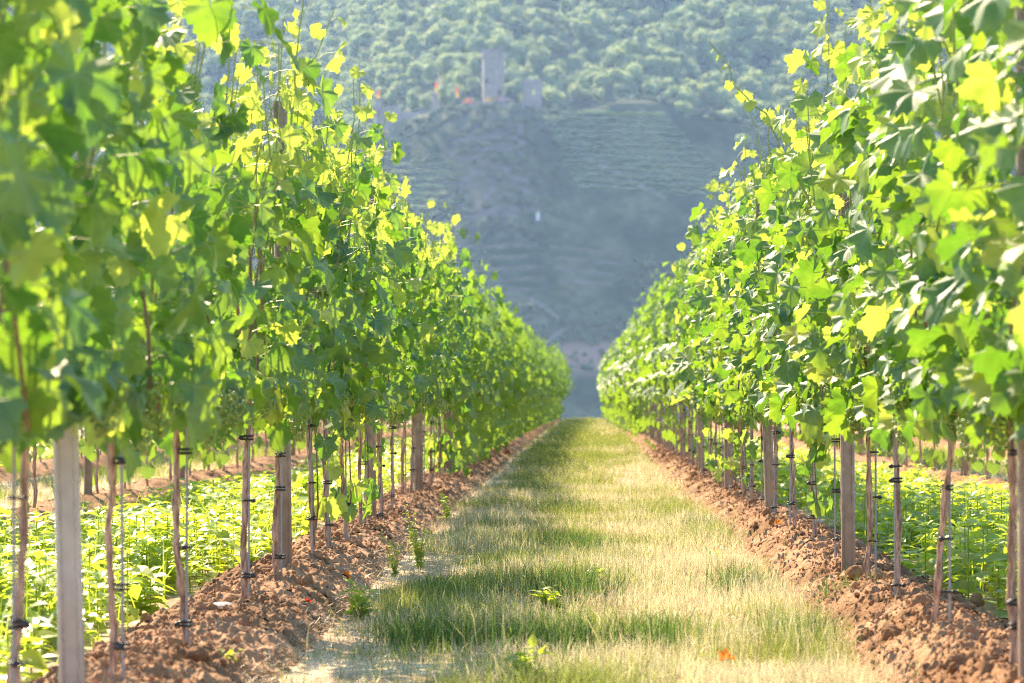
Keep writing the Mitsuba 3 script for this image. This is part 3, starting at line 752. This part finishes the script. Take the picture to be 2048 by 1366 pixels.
# ------------------------------------------------------------------ weeds and fallen leaves in the lane
def spot(px, py):
    y = FOC * CAM_H / (py - 790.0)
    return (px - 1145) / FOC * y, y
r_ = np.random.default_rng(99)
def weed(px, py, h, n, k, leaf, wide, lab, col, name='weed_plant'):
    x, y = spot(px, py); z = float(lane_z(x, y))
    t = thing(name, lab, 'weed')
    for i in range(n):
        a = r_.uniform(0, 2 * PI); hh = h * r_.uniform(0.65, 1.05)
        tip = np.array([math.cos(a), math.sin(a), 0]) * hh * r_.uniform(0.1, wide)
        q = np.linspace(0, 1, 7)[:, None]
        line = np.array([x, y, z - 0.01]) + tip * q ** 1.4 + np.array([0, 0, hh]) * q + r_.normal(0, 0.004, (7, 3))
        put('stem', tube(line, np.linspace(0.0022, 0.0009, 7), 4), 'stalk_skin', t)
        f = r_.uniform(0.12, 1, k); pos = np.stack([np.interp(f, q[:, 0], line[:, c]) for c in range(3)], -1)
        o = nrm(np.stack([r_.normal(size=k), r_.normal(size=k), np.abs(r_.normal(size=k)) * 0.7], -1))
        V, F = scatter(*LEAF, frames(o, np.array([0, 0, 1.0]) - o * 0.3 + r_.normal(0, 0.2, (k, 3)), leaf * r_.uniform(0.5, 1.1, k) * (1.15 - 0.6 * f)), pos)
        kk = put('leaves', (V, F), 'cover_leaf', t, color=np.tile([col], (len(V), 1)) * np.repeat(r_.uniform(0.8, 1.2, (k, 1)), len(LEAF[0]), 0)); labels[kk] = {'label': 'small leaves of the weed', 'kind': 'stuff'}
for a in ((838, 1150, 0.30, 9, 26, 0.035, 0.35, 'tall feathery green weed at the left edge of the lane, tallest of the weeds', (0.17, 0.25, 0.05)),
          (790, 1160, 0.22, 6, 20, 0.032, 0.4, 'thin pale weed just left of the tallest weed', (0.20, 0.27, 0.07)),
          (895, 1050, 0.22, 5, 12, 0.055, 0.5, 'broad leaved weed at the foot of the left ridge, behind the tallest weed', (0.15, 0.25, 0.04)),
          (718, 1238, 0.16, 6, 9, 0.085, 0.9, 'low broad leaved weed on the straw beside the left ridge', (0.14, 0.25, 0.05)),
          (1050, 1372, 0.13, 6, 10, 0.07, 0.8, 'leafy weed in the middle of the lane at the bottom of the picture', (0.15, 0.26, 0.04)),
          (455, 1362, 0.14, 4, 14, 0.04, 0.5, 'small pale weed at the foot of the near left ridge', (0.18, 0.26, 0.06)),
          (1430, 1135, 0.12, 6, 10, 0.05, 0.7, 'small green weed in the grass at the foot of the right ridge', (0.15, 0.25, 0.05)),
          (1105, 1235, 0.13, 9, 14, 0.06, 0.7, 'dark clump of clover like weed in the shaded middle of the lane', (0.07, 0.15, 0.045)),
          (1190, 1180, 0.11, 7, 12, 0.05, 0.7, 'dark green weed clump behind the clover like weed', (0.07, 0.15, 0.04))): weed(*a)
for i, (px, py, sz, mt, up, lab) in enumerate(((1455, 1345, 0.036, 'leaf_dry', 0.045, 'curled orange dead leaf on the straw at the bottom of the lane'), (612, 1240, 0.020, 'leaf_red', 0.02, 'red dead leaf at the foot of the left ridge'),
                                         (590, 1262, 0.016, 'leaf_red', 0.02, 'small red dead leaf nearest the camera on the left'), (690, 1190, 0.024, 'leaf_dry', 0.03, 'orange leaf scrap on the left ridge behind the red ones'),
                                         (1552, 1098, 0.028, 'leaf_dry', 0.03, 'orange leaf scrap on the slope of the right ridge'), (1430, 1110, 0.022, 'leaf_dry', 0.03, 'small orange leaf scrap in the grass beside the right ridge'))):
    x, y = spot(px, py); V, F, uv = leaf_mesh(700 + i)
    row = 'L1' if x < 0 else 'R1'
    z = ridge_z(x, y, row) + up
    V = V * np.array([1, 1, 2.2])
    R = frames(nrm(r_.normal(size=(1, 3)) * [1, 1, 0.3]), np.array([[r_.normal(0, 0.4), -0.5, 0.8]]), np.array([sz]))[0]
    single('fallen_leaf', (V @ R.T + np.array([x, y, z]), F), mt, lab, 'fallen leaf', smooth=True)

# ------------------------------------------------------------------ the hill across the valley
def hill_front(X):
    return 1120 + 30 * (meshkit.noise(np.stack([X / 90, X * 0, X * 0], -1), 3) - 0.5) + 0.0009 * np.abs(X) ** 1.8 - 25 * np.exp(-((X + 45) / 45) ** 2)
def hill_top(X):
    return 127 - 30 / (1 + np.exp((X + 100) / 9)) + 7 * np.exp(-((X - 28) / 22) ** 2) - 0.14 * np.clip(X - 45, 0, 200) + 0.12 * np.clip(-X - 150, 0, 500)
def hill_z(X, Y):
    X, Y = np.asarray(X, float), np.asarray(Y, float)
    s = Y - hill_front(X)
    top = hill_top(X)
    p = np.stack([X, Y, X * 0], -1)
    rise = np.interp(s, [0, 30, 150], [0, 0.16, 1.0])
    z = -15 + (top + 15) * rise
    up = np.clip(s - 178, 0, None)
    z = z + up * 0.50 - 0.00016 * up ** 2 * (up < 900)
    rough = np.clip(s / 60, 0, 1)
    plateau = np.exp(-((s - 163) / 16) ** 2)
    z = z + rough * (1 - plateau) * ((14 + 16 * np.clip((s - 190) / 60, 0, 1)) * (meshkit.fbm(p / 62, 3, 9) - 0.5) + 2.0 * (meshkit.noise(p / 14, 5) - 0.5))
    # a gully running up behind the castle to the right
    g = np.exp(-((X - (-30 + (s - 178) * 0.55)) / 16) ** 2) * np.clip((s - 215) / 60, 0, 1)
    return z - 16 * g
hx = np.unique(np.concatenate([np.arange(-330, 271, 4.0), -330 - np.geomspace(8, 1500, 16), 270 + np.geomspace(8, 1500, 16)]))
hy = np.unique(np.concatenate([np.arange(1060, 1560, 4.0), np.arange(1560, 2300, 30)]))
HX, HY = np.meshgrid(hx, hy)
def hill_colour(p, n, uv):
    t = fbm(p.x * 0.03, p.y * 0.03, p.z * 0.03); t2 = noise(p.x * 0.35, p.y * 0.35, p.z * 0.35)
    c = mix((0.024, 0.046, 0.016), (0.12, 0.12, 0.055), smoothstep(0.35, 0.62, t)) * (0.7 + 0.6 * t2)
    rock = smoothstep(26, 14, dr.abs(p.x + 36)) * smoothstep(60, 80, p.z) * smoothstep(128, 120, p.z)
    c = mix(c, mi.Color3f(0.13, 0.10, 0.08) * (0.5 + t2), rock * smoothstep(0.4, 0.6, t2))
    field = smoothstep(6, 14, p.z) * smoothstep(26, 18, p.z) * smoothstep(30, 20, dr.abs(p.x - 0))
    return mix(c, mi.Color3f(0.42, 0.24, 0.17), field)
scene['hill_mat'] = {'type': 'principled', 'base_color': mikit.proc(hill_colour), 'roughness': 0.95, 'specular': 0.1}
structure('hill', grid_mesh(HX, HY, hill_z(HX, HY)), 'hill_mat', 'steep hillside across the valley')

def crown(seed, tall=1.0, leafs=520):
    r_ = np.random.default_rng(seed)
    ico = trimesh.creation.icosphere(subdivisions=1)
    parts, cs = [], []
    for k in range(6):
        c = np.array([r_.normal(0, 0.38), r_.normal(0, 0.38), r_.uniform(0.25, 1.0) * tall]); s = r_.uniform(0.33, 0.55)
        v = np.array(ico.vertices)
        v = v * (0.52 + 0.8 * meshkit.fbm(v * 2.4 + seed + k * 3, 2, k))[:, None] * s + c
        parts.append((v, np.array(ico.faces))); cs.append((c, s))
    w = r_.integers(0, 6, leafs)
    dirs = nrm(r_.normal(size=(leafs, 3)) + [0, 0, 0.3])
    P = np.array([cs[i][0] for i in w]) + dirs * np.array([cs[i][1] for i in w])[:, None] * r_.uniform(0.85, 1.12, (leafs, 1))
    tri = np.array([[-1, 0, 0], [1, 0, 0], [0.2, 1.3, 0.2], [-0.6, 1.0, -0.2]]); tf = np.array([[0, 1, 2], [0, 2, 3]])
    parts.append(scatter(tri, tf, rand_rot(leafs, r_) * r_.uniform(0.05, 0.12, (leafs, 1, 1)), P))
    return merge(parts)
def tree_col(a, b):
    def fn(p, n, uv):
        return mix(a, b, smoothstep(0.25, 0.75, 0.5 * fbm(p.x * 0.05, p.y * 0.05, 3.3) + 0.5 * noise(p.x * 0.16, p.y * 0.16, 1.3))) * (0.75 + 0.5 * noise(p.x * 0.9, p.y * 0.9, p.z * 0.9))
    return fn
scene['tree_leaf'] = leaf_bsdf({'type': 'rgb', 'value': [0.42, 0.52, 0.18]}, mikit.proc(tree_col((0.07, 0.12, 0.04), (0.32, 0.38, 0.15))), 0.7, 0.5)
scene['tree_bark'] = {'type': 'principled', 'base_color': {'type': 'rgb', 'value': [0.10, 0.075, 0.05]}, 'roughness': 0.9}
scene['scrub_leaf_shaded'] = leaf_bsdf({'type': 'rgb', 'value': [0.12, 0.17, 0.06]}, mikit.proc(tree_col((0.04, 0.075, 0.028), (0.15, 0.20, 0.07))), 0.7, 0.4)  # darker copy of the tree leaf: shade of the lower slope put into the colour
NT = 8
for i in range(NT): group(f'crown_shape_{i}', crown(500 + i, (1.0, 1.0, 0.8, 1.1, 1.3, 1.5, 1.9, 0.7)[i]), 'tree_leaf', smooth=True)
for i in range(4): group(f'scrub_shape_{i}', crown(540 + i, 0.8, 300), 'scrub_leaf_shaded', smooth=True)
r_ = np.random.default_rng(5)
n_for = 0
def forest(keepfn, step, x0, x1, y0, y1, smin, smax, sink, shape, nshape):
    global n_for
    X, Y = np.meshgrid(np.arange(x0, x1, step), np.arange(y0, y1, step))
    X = X.ravel() + r_.uniform(-0.5, 0.5, X.size) * step; Y = Y.ravel() + r_.uniform(-0.5, 0.5, Y.size) * step
    ok = keepfn(X, Y)
    Z = hill_z(X, Y)
    for x, y, z in zip(X[ok], Y[ok], Z[ok]):
        n_for += 1
        s = smin + (smax - smin) * r_.random() ** 1.6
        scene[f'forest__{n_for:03d}'] = {'type': 'instance', 'shapegroup': {'type': 'ref', 'id': f'{shape}_{int(r_.integers(0, nshape))}'},
                                         'to_world': T().translate([float(x), float(y), float(z + s * sink)]).rotate([0, 0, 1], float(r_.uniform(0, 360))).scale([s, s, s * float(r_.uniform(0.8, 1.2))])}
def upper(X, Y):
    s = Y - hill_front(X)
    return (s > 186) & (Y < 1680)
forest(upper, 6.3, -250, 200, 1250, 1570, 2.4, 6.2, 0.1, 'crown_shape', NT)
forest(upper, 6.6, -260, -50, 1570, 1670, 2.4, 6.2, 0.1, 'crown_shape', NT)
def lower(X, Y):
    s = Y - hill_front(X)
    vine = (X > -4) & (X < 80) & (s > 78) & (s < 150)
    dens = meshkit.fbm(np.stack([X / 38, s / 22, X * 0], -1), 3, 77)
    castle = (Y > 1256) & (s < 186) & (X > -88) & (X < 0)
    terr = (s > 56) & (s < 90) & (X > -58) & (X < 22) & (meshkit.noise(np.stack([X, Y, X * 0], -1), 8) > 0.22)
    return (s > 30) & (s < 186) & ((dens > 0.43) | ((X > -100) & (X < 2) & (s > 85) & (dens > 0.28))) & ~vine & ~castle & ~terr
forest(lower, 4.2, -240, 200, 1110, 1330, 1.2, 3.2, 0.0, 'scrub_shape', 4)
labels['forest'] = {'label': 'dense hazy woodland and scrub covering the hill across the valley', 'category': 'forest', 'kind': 'stuff'}

# ------------------------------------------------------------------ castle ruin, tents, flags and terraces on the hill
def far_at(px, py, y):
    """The point at the distance y that the photograph shows at (px, py)."""
    return np.array([(px - 1145) / FOC * y, y, CAM_H + (790 - py) / FOC * y])
scene['castle_stone'] = {'type': 'principled', 'base_color': mikit.proc(lambda p, n, uv: mix((0.20, 0.155, 0.125), (0.40, 0.34, 0.29), fbm(p.x * 0.5, p.y * 0.5, p.z * 0.8))), 'roughness': 0.95, 'specular': 0.1}
scene['dark_opening'] = {'type': 'principled', 'base_color': {'type': 'rgb', 'value': [0.03, 0.03, 0.035]}, 'roughness': 0.9}
def cloth(c): return {'type': 'principledthin', 'base_color': {'type': 'rgb', 'value': c}, 'roughness': 0.8, 'diff_trans': 0.8}
scene['red_cloth'] = cloth([0.55, 0.07, 0.05]); scene['yellow_cloth'] = cloth([0.55, 0.38, 0.05]); scene['orange_cloth'] = cloth([0.60, 0.20, 0.10]); scene['pale_cloth'] = cloth([0.62, 0.42, 0.36])

def prism(pts, z0, z1):
    m = trimesh.creation.extrude_polygon(Polygon(pts), z1 - z0, engine='earcut')
    return np.array(m.vertices) + [0, 0, z0], np.array(m.faces)
def ragged_wall(p0, p1, zb, ztop, th, seed, step=1.2, amp=1.2, holes=()):
    """A wall from p0 to p1 with a broken top, as columns of masonry of uneven height."""
    r2 = np.random.default_rng(seed); p0, p1 = np.array(p0[:2]), np.array(p1[:2])
    L = np.linalg.norm(p1 - p0); d = (p1 - p0) / L; nn = np.array([-d[1], d[0]]); parts = []
    n = max(2, int(L / step)); e = np.linspace(0, L, n + 1)
    for i in range(n):
        zt = ztop + r2.uniform(-amp, 0.2)
        a, b = p0 + d * e[i], p0 + d * e[i + 1]
        h = [hh for hh in holes if hh[0] <= (e[i] + e[i + 1]) / 2 / L <= hh[1]] if holes else []
        q = [a - nn * th / 2, b - nn * th / 2, b + nn * th / 2, a + nn * th / 2]
        if h: parts += [prism(q, zb, h[0][2]), prism(q, h[0][3], max(zt, h[0][3] + 0.6))]
        else: parts.append(prism(q, zb, zt))
    return merge(parts)

YC = 1275.0
c = far_at(985, 203, YC); top = far_at(985, 99, YC)[2]; zb = c[2] - 6
t = thing('castle_keep', 'tall ruined castle keep of pale stone, highest tower on the hill', 'castle tower')
def ring(k, r, a0=0.3): return [(c[0] + r * math.cos(a0 + 2 * PI * i / k), c[1] + r * math.sin(a0 + 2 * PI * i / k)) for i in range(k)]
put('shaft', prism(ring(5, 5.4, -2.35), zb, top - 3.2), 'castle_stone', t)
put('parapet', merge([prism(ring(5, 6.1, -2.35), top - 3.2, top - 1.0)] + [prism([(x - 0.9, y - 0.9), (x + 0.9, y - 0.9), (x + 0.9, y + 0.9), (x - 0.9, y + 0.9)], top - 1.0, top + 0.2)
     for x, y in [(c[0] + f * (math.cos(-2.35 + 2 * PI * (i + q) / 5)) * 5.0, c[1] + f * math.sin(-2.35 + 2 * PI * (i + q) / 5) * 5.0) for i in range(5) for q, f in ((0, 1.0), (0.33, 0.9), (0.66, 0.9))]]), 'castle_stone', t)
for px, py in ((972, 160), (999, 182)):
    w = far_at(px, py, YC - 5.3); put('window', box(w[0] - 0.5, w[0] + 0.5, w[1] - 0.6, w[1] + 3.0, w[2] - 1.1, w[2] + 1.1), 'dark_opening', t)
a, b = far_at(1046, 215, YC - 6), far_at(1084, 215, YC - 6)
t = thing('ruined_house', 'roofless ruined stone house with an empty window, beside the keep', 'ruin')
put('wall', ragged_wall(a, b, a[2] - 7, far_at(0, 158, YC)[2], 1.2, 3, 0.8, 1.0, ((0.45, 0.62, far_at(0, 193, YC)[2], far_at(0, 180, YC)[2]),)), 'castle_stone', t)
put('wall', ragged_wall(a + [0.7, 1.0, 0], a + [0.7, 11, 0], a[2] - 7, far_at(0, 166, YC)[2], 1.2, 4, 0.9, 1.8), 'castle_stone', t)
put('wall', ragged_wall(b + [-0.7, 1.0, 0], b + [-0.7, 11, 0], a[2] - 7, far_at(0, 164, YC)[2], 1.2, 5, 0.9, 1.8), 'castle_stone', t)
for nm, lab, px0, px1, py0, py1, dy, sd in (('terrace_wall', 'long stone parapet wall of the castle terrace under the tents', 920, 1046, 203, 224, -12, 6), ('curtain_wall', 'low castle curtain wall running left from the terrace to the turret', 800, 920, 222, 248, -10, 7),
                                           ('curtain_wall', 'short broken piece of wall joining the flagged turret', 763, 800, 210, 236, -10, 8)):
    a, b = far_at(px0, py0, YC + dy), far_at(px1, py0, YC + dy)
    single(nm, ragged_wall(a, b, far_at(0, py1, YC + dy)[2] - 5, a[2], 1.4, sd, 1.5, 0.8), 'castle_stone', lab, 'wall')
p = far_at(756, 200, YC - 8); pb = far_at(756, 268, YC - 8)
t = thing('castle_turret', 'slender corner turret with a flag at the far left of the ruin', 'turret')
v, f = trimesh.creation.cylinder(radius=1, height=1, sections=14).vertices, trimesh.creation.cylinder(radius=1, height=1, sections=14).faces
def drum(x, y, z0, z1, r0, r1):
    v2 = np.array(v) + [0, 0, 0.5]; rr = r0 + (r1 - r0) * v2[:, 2]
    return np.stack([x + v2[:, 0] * rr, y + v2[:, 1] * rr, z0 + (z1 - z0) * v2[:, 2]], -1), np.array(f)
put('drum', drum(p[0], p[1], far_at(0, 232, YC)[2], p[2], 1.7, 1.7), 'castle_stone', t)
put('corbel', drum(p[0], p[1], pb[2], far_at(0, 232, YC)[2], 0.5, 1.7), 'castle_stone', t)
put('cap', drum(p[0], p[1], p[2], p[2] + 0.9, 1.95, 1.95), 'castle_stone', t)
p = far_at(869, 215, YC - 4)
single('stone_pillar', merge([drum(p[0], p[1], p[2] - 6, far_at(0, 186, YC)[2], 1.6, 1.2), drum(p[0] + 1.2, p[1], p[2] - 6, far_at(0, 198, YC)[2], 1.2, 0.9)]), 'castle_stone', 'tapering stump of masonry under the middle flag', 'pillar')
for px, pt, pbm, dy, lab in ((752, 179, 197, -8, 'red and yellow banner on the corner turret'), (869, 163, 184, -4, 'red and yellow banner above the masonry stump'), (911, 173, 194, -6, 'red and yellow banner beside the pointed tent')):
    a, b = far_at(px, pt, YC + dy), far_at(px, pbm + 8, YC + dy)
    t = thing('banner', lab, 'flag')
    put('pole', tube([b, a + [0, 0, 0.6]], 0.09, 5), 'rod_metal', t)
    m = far_at(px, (pt + pbm) / 2, YC + dy)[2]; bz = far_at(px, pbm, YC + dy)[2]
    for z0, z1, mt, nm in ((m, a[2], 'red_cloth', 'red_half'), (bz, m - 0.01, 'yellow_cloth', 'yellow_half')):
        zz = np.linspace(z0, z1, 5); xx = np.linspace(0.1, 1.35, 5)
        X, Z = np.meshgrid(xx, zz)
        put(nm, (np.stack([a[0] + X * (1 - 0.1 * np.sin(Z)), a[1] + 0.25 * np.sin(X * 3 + Z), Z], -1).reshape(-1, 3), grid_mesh(X, X, Z)[1]), mt, t, smooth=True)
p = far_at(938, 208, YC - 8)
t = thing('pavilion_tent', 'orange pointed tent on the castle terrace', 'tent')
k = 8; ang = np.arange(k) * 2 * PI / k
def cone(cx, cy, z0, z1, r, sag=0.25):
    L = 5; tt = np.linspace(0, 1, L); rr = r * (1 - tt) ** (1 + sag) + 0.05; zz = z0 + (z1 - z0) * tt
    V = np.stack([cx + rr[:, None] * np.cos(ang), cy + rr[:, None] * np.sin(ang), np.broadcast_to(zz[:, None], (L, k))], -1).reshape(-1, 3)
    i, j = np.meshgrid(np.arange(L - 1), np.arange(k), indexing='ij'); j2 = (j + 1) % k
    return V, np.concatenate([np.stack([i * k + j, i * k + j2, i * k + k + j2], -1).reshape(-1, 3), np.stack([i * k + j, i * k + k + j2, i * k + k + j], -1).reshape(-1, 3)])
put('roof', cone(p[0], p[1], p[2] + 0.9, p[2] + 3.6, 3.4), 'orange_cloth', t)
put('valance', drum(p[0], p[1], p[2] + 0.55, p[2] + 0.9, 3.3, 3.35), 'red_cloth', t)
for i in range(4): put('pole', tube([[p[0] + 3 * math.cos(PI / 4 + i * PI / 2), p[1] + 3 * math.sin(PI / 4 + i * PI / 2), p[2] - 3], [p[0] + 3 * math.cos(PI / 4 + i * PI / 2), p[1] + 3 * math.sin(PI / 4 + i * PI / 2), p[2] + 0.9]], 0.08, 5), 'rod_metal', t)
for i, (px, mt, cn) in enumerate(((978, 'yellow_cloth', 'yellow'), (990, 'orange_cloth', 'orange'), (1004, 'pale_cloth', 'pale pink'), (1017, 'pale_cloth', 'pale pink'))):
    p = far_at(px, 204, YC - 9 + (i % 2) * 1.5)
    t = thing('terrace_parasol', f'{cn} parasol, {ORD[i]} from the left in the line before the keep', 'parasol')
    put('canopy', cone(p[0], p[1], p[2] + 0.9, p[2] + 2.7, 2.2, 0.0), mt, t); put('pole', tube([[p[0], p[1], p[2] - 3], [p[0], p[1], p[2] + 2.5]], 0.06, 5), 'rod_metal', t)
def far_tree(px, py, pr, y, lab, sd, sq=1.0):
    p = far_at(px, py, y); r = pr / FOC * y; g = float(hill_z(p[0], y))
    t = thing('hillside_tree', lab, 'tree')
    z0 = min(g, p[2] - r)
    inst('crown', f'crown_shape_{sd}', T().translate([p[0], p[1], p[2] - r * 0.75 * sq]).rotate([0, 0, 1], 70.0 * sd).scale([r * 1.1, r * 1.1, r * 1.15 * sq]), t)
    put('trunk', tube([[p[0], p[1], z0 - 0.5], [p[0] + 0.1, p[1], p[2]]], [r * 0.09, r * 0.05], 7), 'tree_bark', t)
far_tree(898, 178, 20, 1290, 'dark round tree standing between the masonry stump and the keep', 0)
far_tree(1368, 240, 24, 1262, 'pale tall tree alone at the upper right edge of the hillside vineyard', 4, 1.2)
far_tree(1448, 232, 24, 1268, 'broad pale tree to the right of the tall lone tree', 1, 0.8)
far_tree(1485, 278, 14, 1240, 'small pale bush tree below the broad pale tree', 2)
far_tree(1100, 190, 22, 1285, 'sunlit round tree just right of the ruined house', 3)
# rows of vines and dry walls across the slope
r_ = np.random.default_rng(88)
def contour(px0, px1, py0, py1, n):
    """A line over the hillside under the picture line from (px0, py0) to (px1, py1)."""
    pts = []
    for q in np.linspace(0, 1, n):
        px, py = px0 + (px1 - px0) * q, py0 + (py1 - py0) * q
        ys = np.arange(1090, 1300, 1.0)
        d = np.stack([(px - 1145) / FOC * ys, ys, CAM_H + (790 - py) / FOC * ys], -1)
        below = hill_z(d[:, 0], d[:, 1]) > d[:, 2]
        i = int(np.argmax(below)) if below.any() else len(ys) - 1
        pts.append([d[i, 0], d[i, 1], float(hill_z(d[i, 0], d[i, 1]))])
    return np.array(pts)
hedges = []
for k in range(13):
    L = contour(1082 + 6 * k, 1330 + 12 * k, 226 + 12.5 * k, 232 + 13.5 * k, 60)
    L[:, 2] += 0.55; L += r_.normal(0, 0.16, L.shape)
    hedges.append(tube(L, 0.65 + 0.2 * r_.random(60), 6))
for k in range(9):
    L = contour(780, 930 - 4 * k, 330 + 14 * k, 336 + 14 * k, 40); L[:, 2] += 0.4
    L += r_.normal(0, 0.14, L.shape); hedges.append(tube(L, 0.5 + 0.2 * r_.random(40), 6))
stuff('hillside_vines', merge(hedges), 'tree_leaf', 'rows of vines across the steep slope right and left of the castle rock', 'vineyard rows', smooth=True)
scene['terrace_stone'] = {'type': 'principled', 'base_color': mikit.proc(lambda p, n, uv: mix((0.12, 0.10, 0.08), (0.26, 0.23, 0.18), fbm(p.x * 0.4, p.y * 0.4, p.z * 0.6))), 'roughness': 0.95, 'specular': 0.1}
for i, (a, b, c2, d2, lab) in enumerate(((890, 1075, 500, 492, 'topmost left'), (1100, 1250, 496, 512, 'topmost right'), (880, 1080, 522, 514, 'second left'), (1110, 1245, 518, 532, 'second right'), (900, 1085, 545, 538, 'third left'), (1105, 1230, 540, 552, 'third right'),
                                   (900, 1090, 567, 560, 'fourth left'), (1120, 1225, 562, 572, 'fourth right'), (925, 1095, 588, 580, 'lowest'), (860, 985, 478, 452, 'reddish slanting'))):
    L = contour(a, b, c2, d2, 30)
    parts = []
    for q in range(29):
        m = (L[q] + L[q + 1]) / 2; hgt = 0.75 + r_.uniform(-0.3, 0.3)
        parts.append(prism([(L[q][0], L[q][1] - 0.3), (L[q + 1][0], L[q + 1][1] - 0.3), (L[q + 1][0], L[q + 1][1] + 0.9), (L[q][0], L[q][1] + 0.9)], m[2] - 1.2, m[2] + hgt))
    single('terrace_wall', merge(parts), 'terrace_stone', f'{lab} dry stone terrace wall on the dark lower hillside', 'wall')
scene['path_earth'] = {'type': 'principled', 'base_color': {'type': 'rgb', 'value': [0.24, 0.19, 0.14]}, 'roughness': 0.95}
def strip(L, w):
    d = nrm(np.gradient(L, axis=0)); n_ = np.stack([-d[:, 1], d[:, 0], d[:, 0] * 0], -1); n_ = nrm(n_ + [0, 1e-6, 0])
    V, F = [], []
    for q in (-1, 0, 1):
        P_ = L + n_ * w * q / 2; P_[:, 2] = hill_z(P_[:, 0], P_[:, 1]) + 0.35; V.append(P_)
    n = len(L); V = np.vstack(V); i = np.arange(n - 1)
    for r0 in (0, n): F += [np.stack([r0 + i, r0 + i + 1, r0 + n + i + 1], 1), np.stack([r0 + i, r0 + n + i + 1, r0 + n + i], 1)]
    return V, np.vstack(F)
for px0, px1, py0, py1, w, lab in ((1085, 1160, 219, 196, 3.0, 'pale track climbing along the crest beside the castle'), (1060, 1140, 600, 655, 1.3, 'pale path slanting down the foot of the hill'), (1140, 1090, 655, 690, 1.2, 'pale path turning back at the foot of the hill'),
                                   (1160, 1330, 310, 400, 1.2, 'earth path running down between the hillside vine rows')):
    structure('hill_path', strip(contour(px0, px1, py0, py1, 40), w), 'path_earth', lab)
p = contour(1076, 1078, 440, 440, 2)[0]
t = thing('wayside_chapel', 'tiny white chapel alone on the dark slope below the castle', 'chapel')
scene['white_wash'] = {'type': 'principled', 'base_color': {'type': 'rgb', 'value': [0.8, 0.8, 0.78]}, 'roughness': 0.8}
put('wall', box(p[0] - 0.7, p[0] + 0.7, p[1] - 1, p[1] + 1.5, p[2] - 1, p[2] + 2.2), 'white_wash', t)
put('roof', (np.array([[-1.1, -1.2, 2.2], [1.1, -1.2, 2.2], [0, -1.2, 3.5], [-1.1, 1.7, 2.2], [1.1, 1.7, 2.2], [0, 1.7, 3.5]]) + p, np.array([[0, 1, 2], [3, 5, 4], [0, 2, 5], [0, 5, 3], [1, 4, 5], [1, 5, 2], [0, 3, 4], [0, 4, 1]])), 'castle_stone', t)

# ------------------------------------------------------------------ haze
scene['haze'] = {'type': 'cube', 'to_world': T().translate([0, 1500, 215]).scale([6000, 4800, 235]), 'bsdf': {'type': 'null'}, 'interior': {'type': 'ref', 'id': 'air'}}
labels['haze'] = {'label': 'pale blue summer haze over the valley', 'category': 'haze', 'kind': 'stuff'}
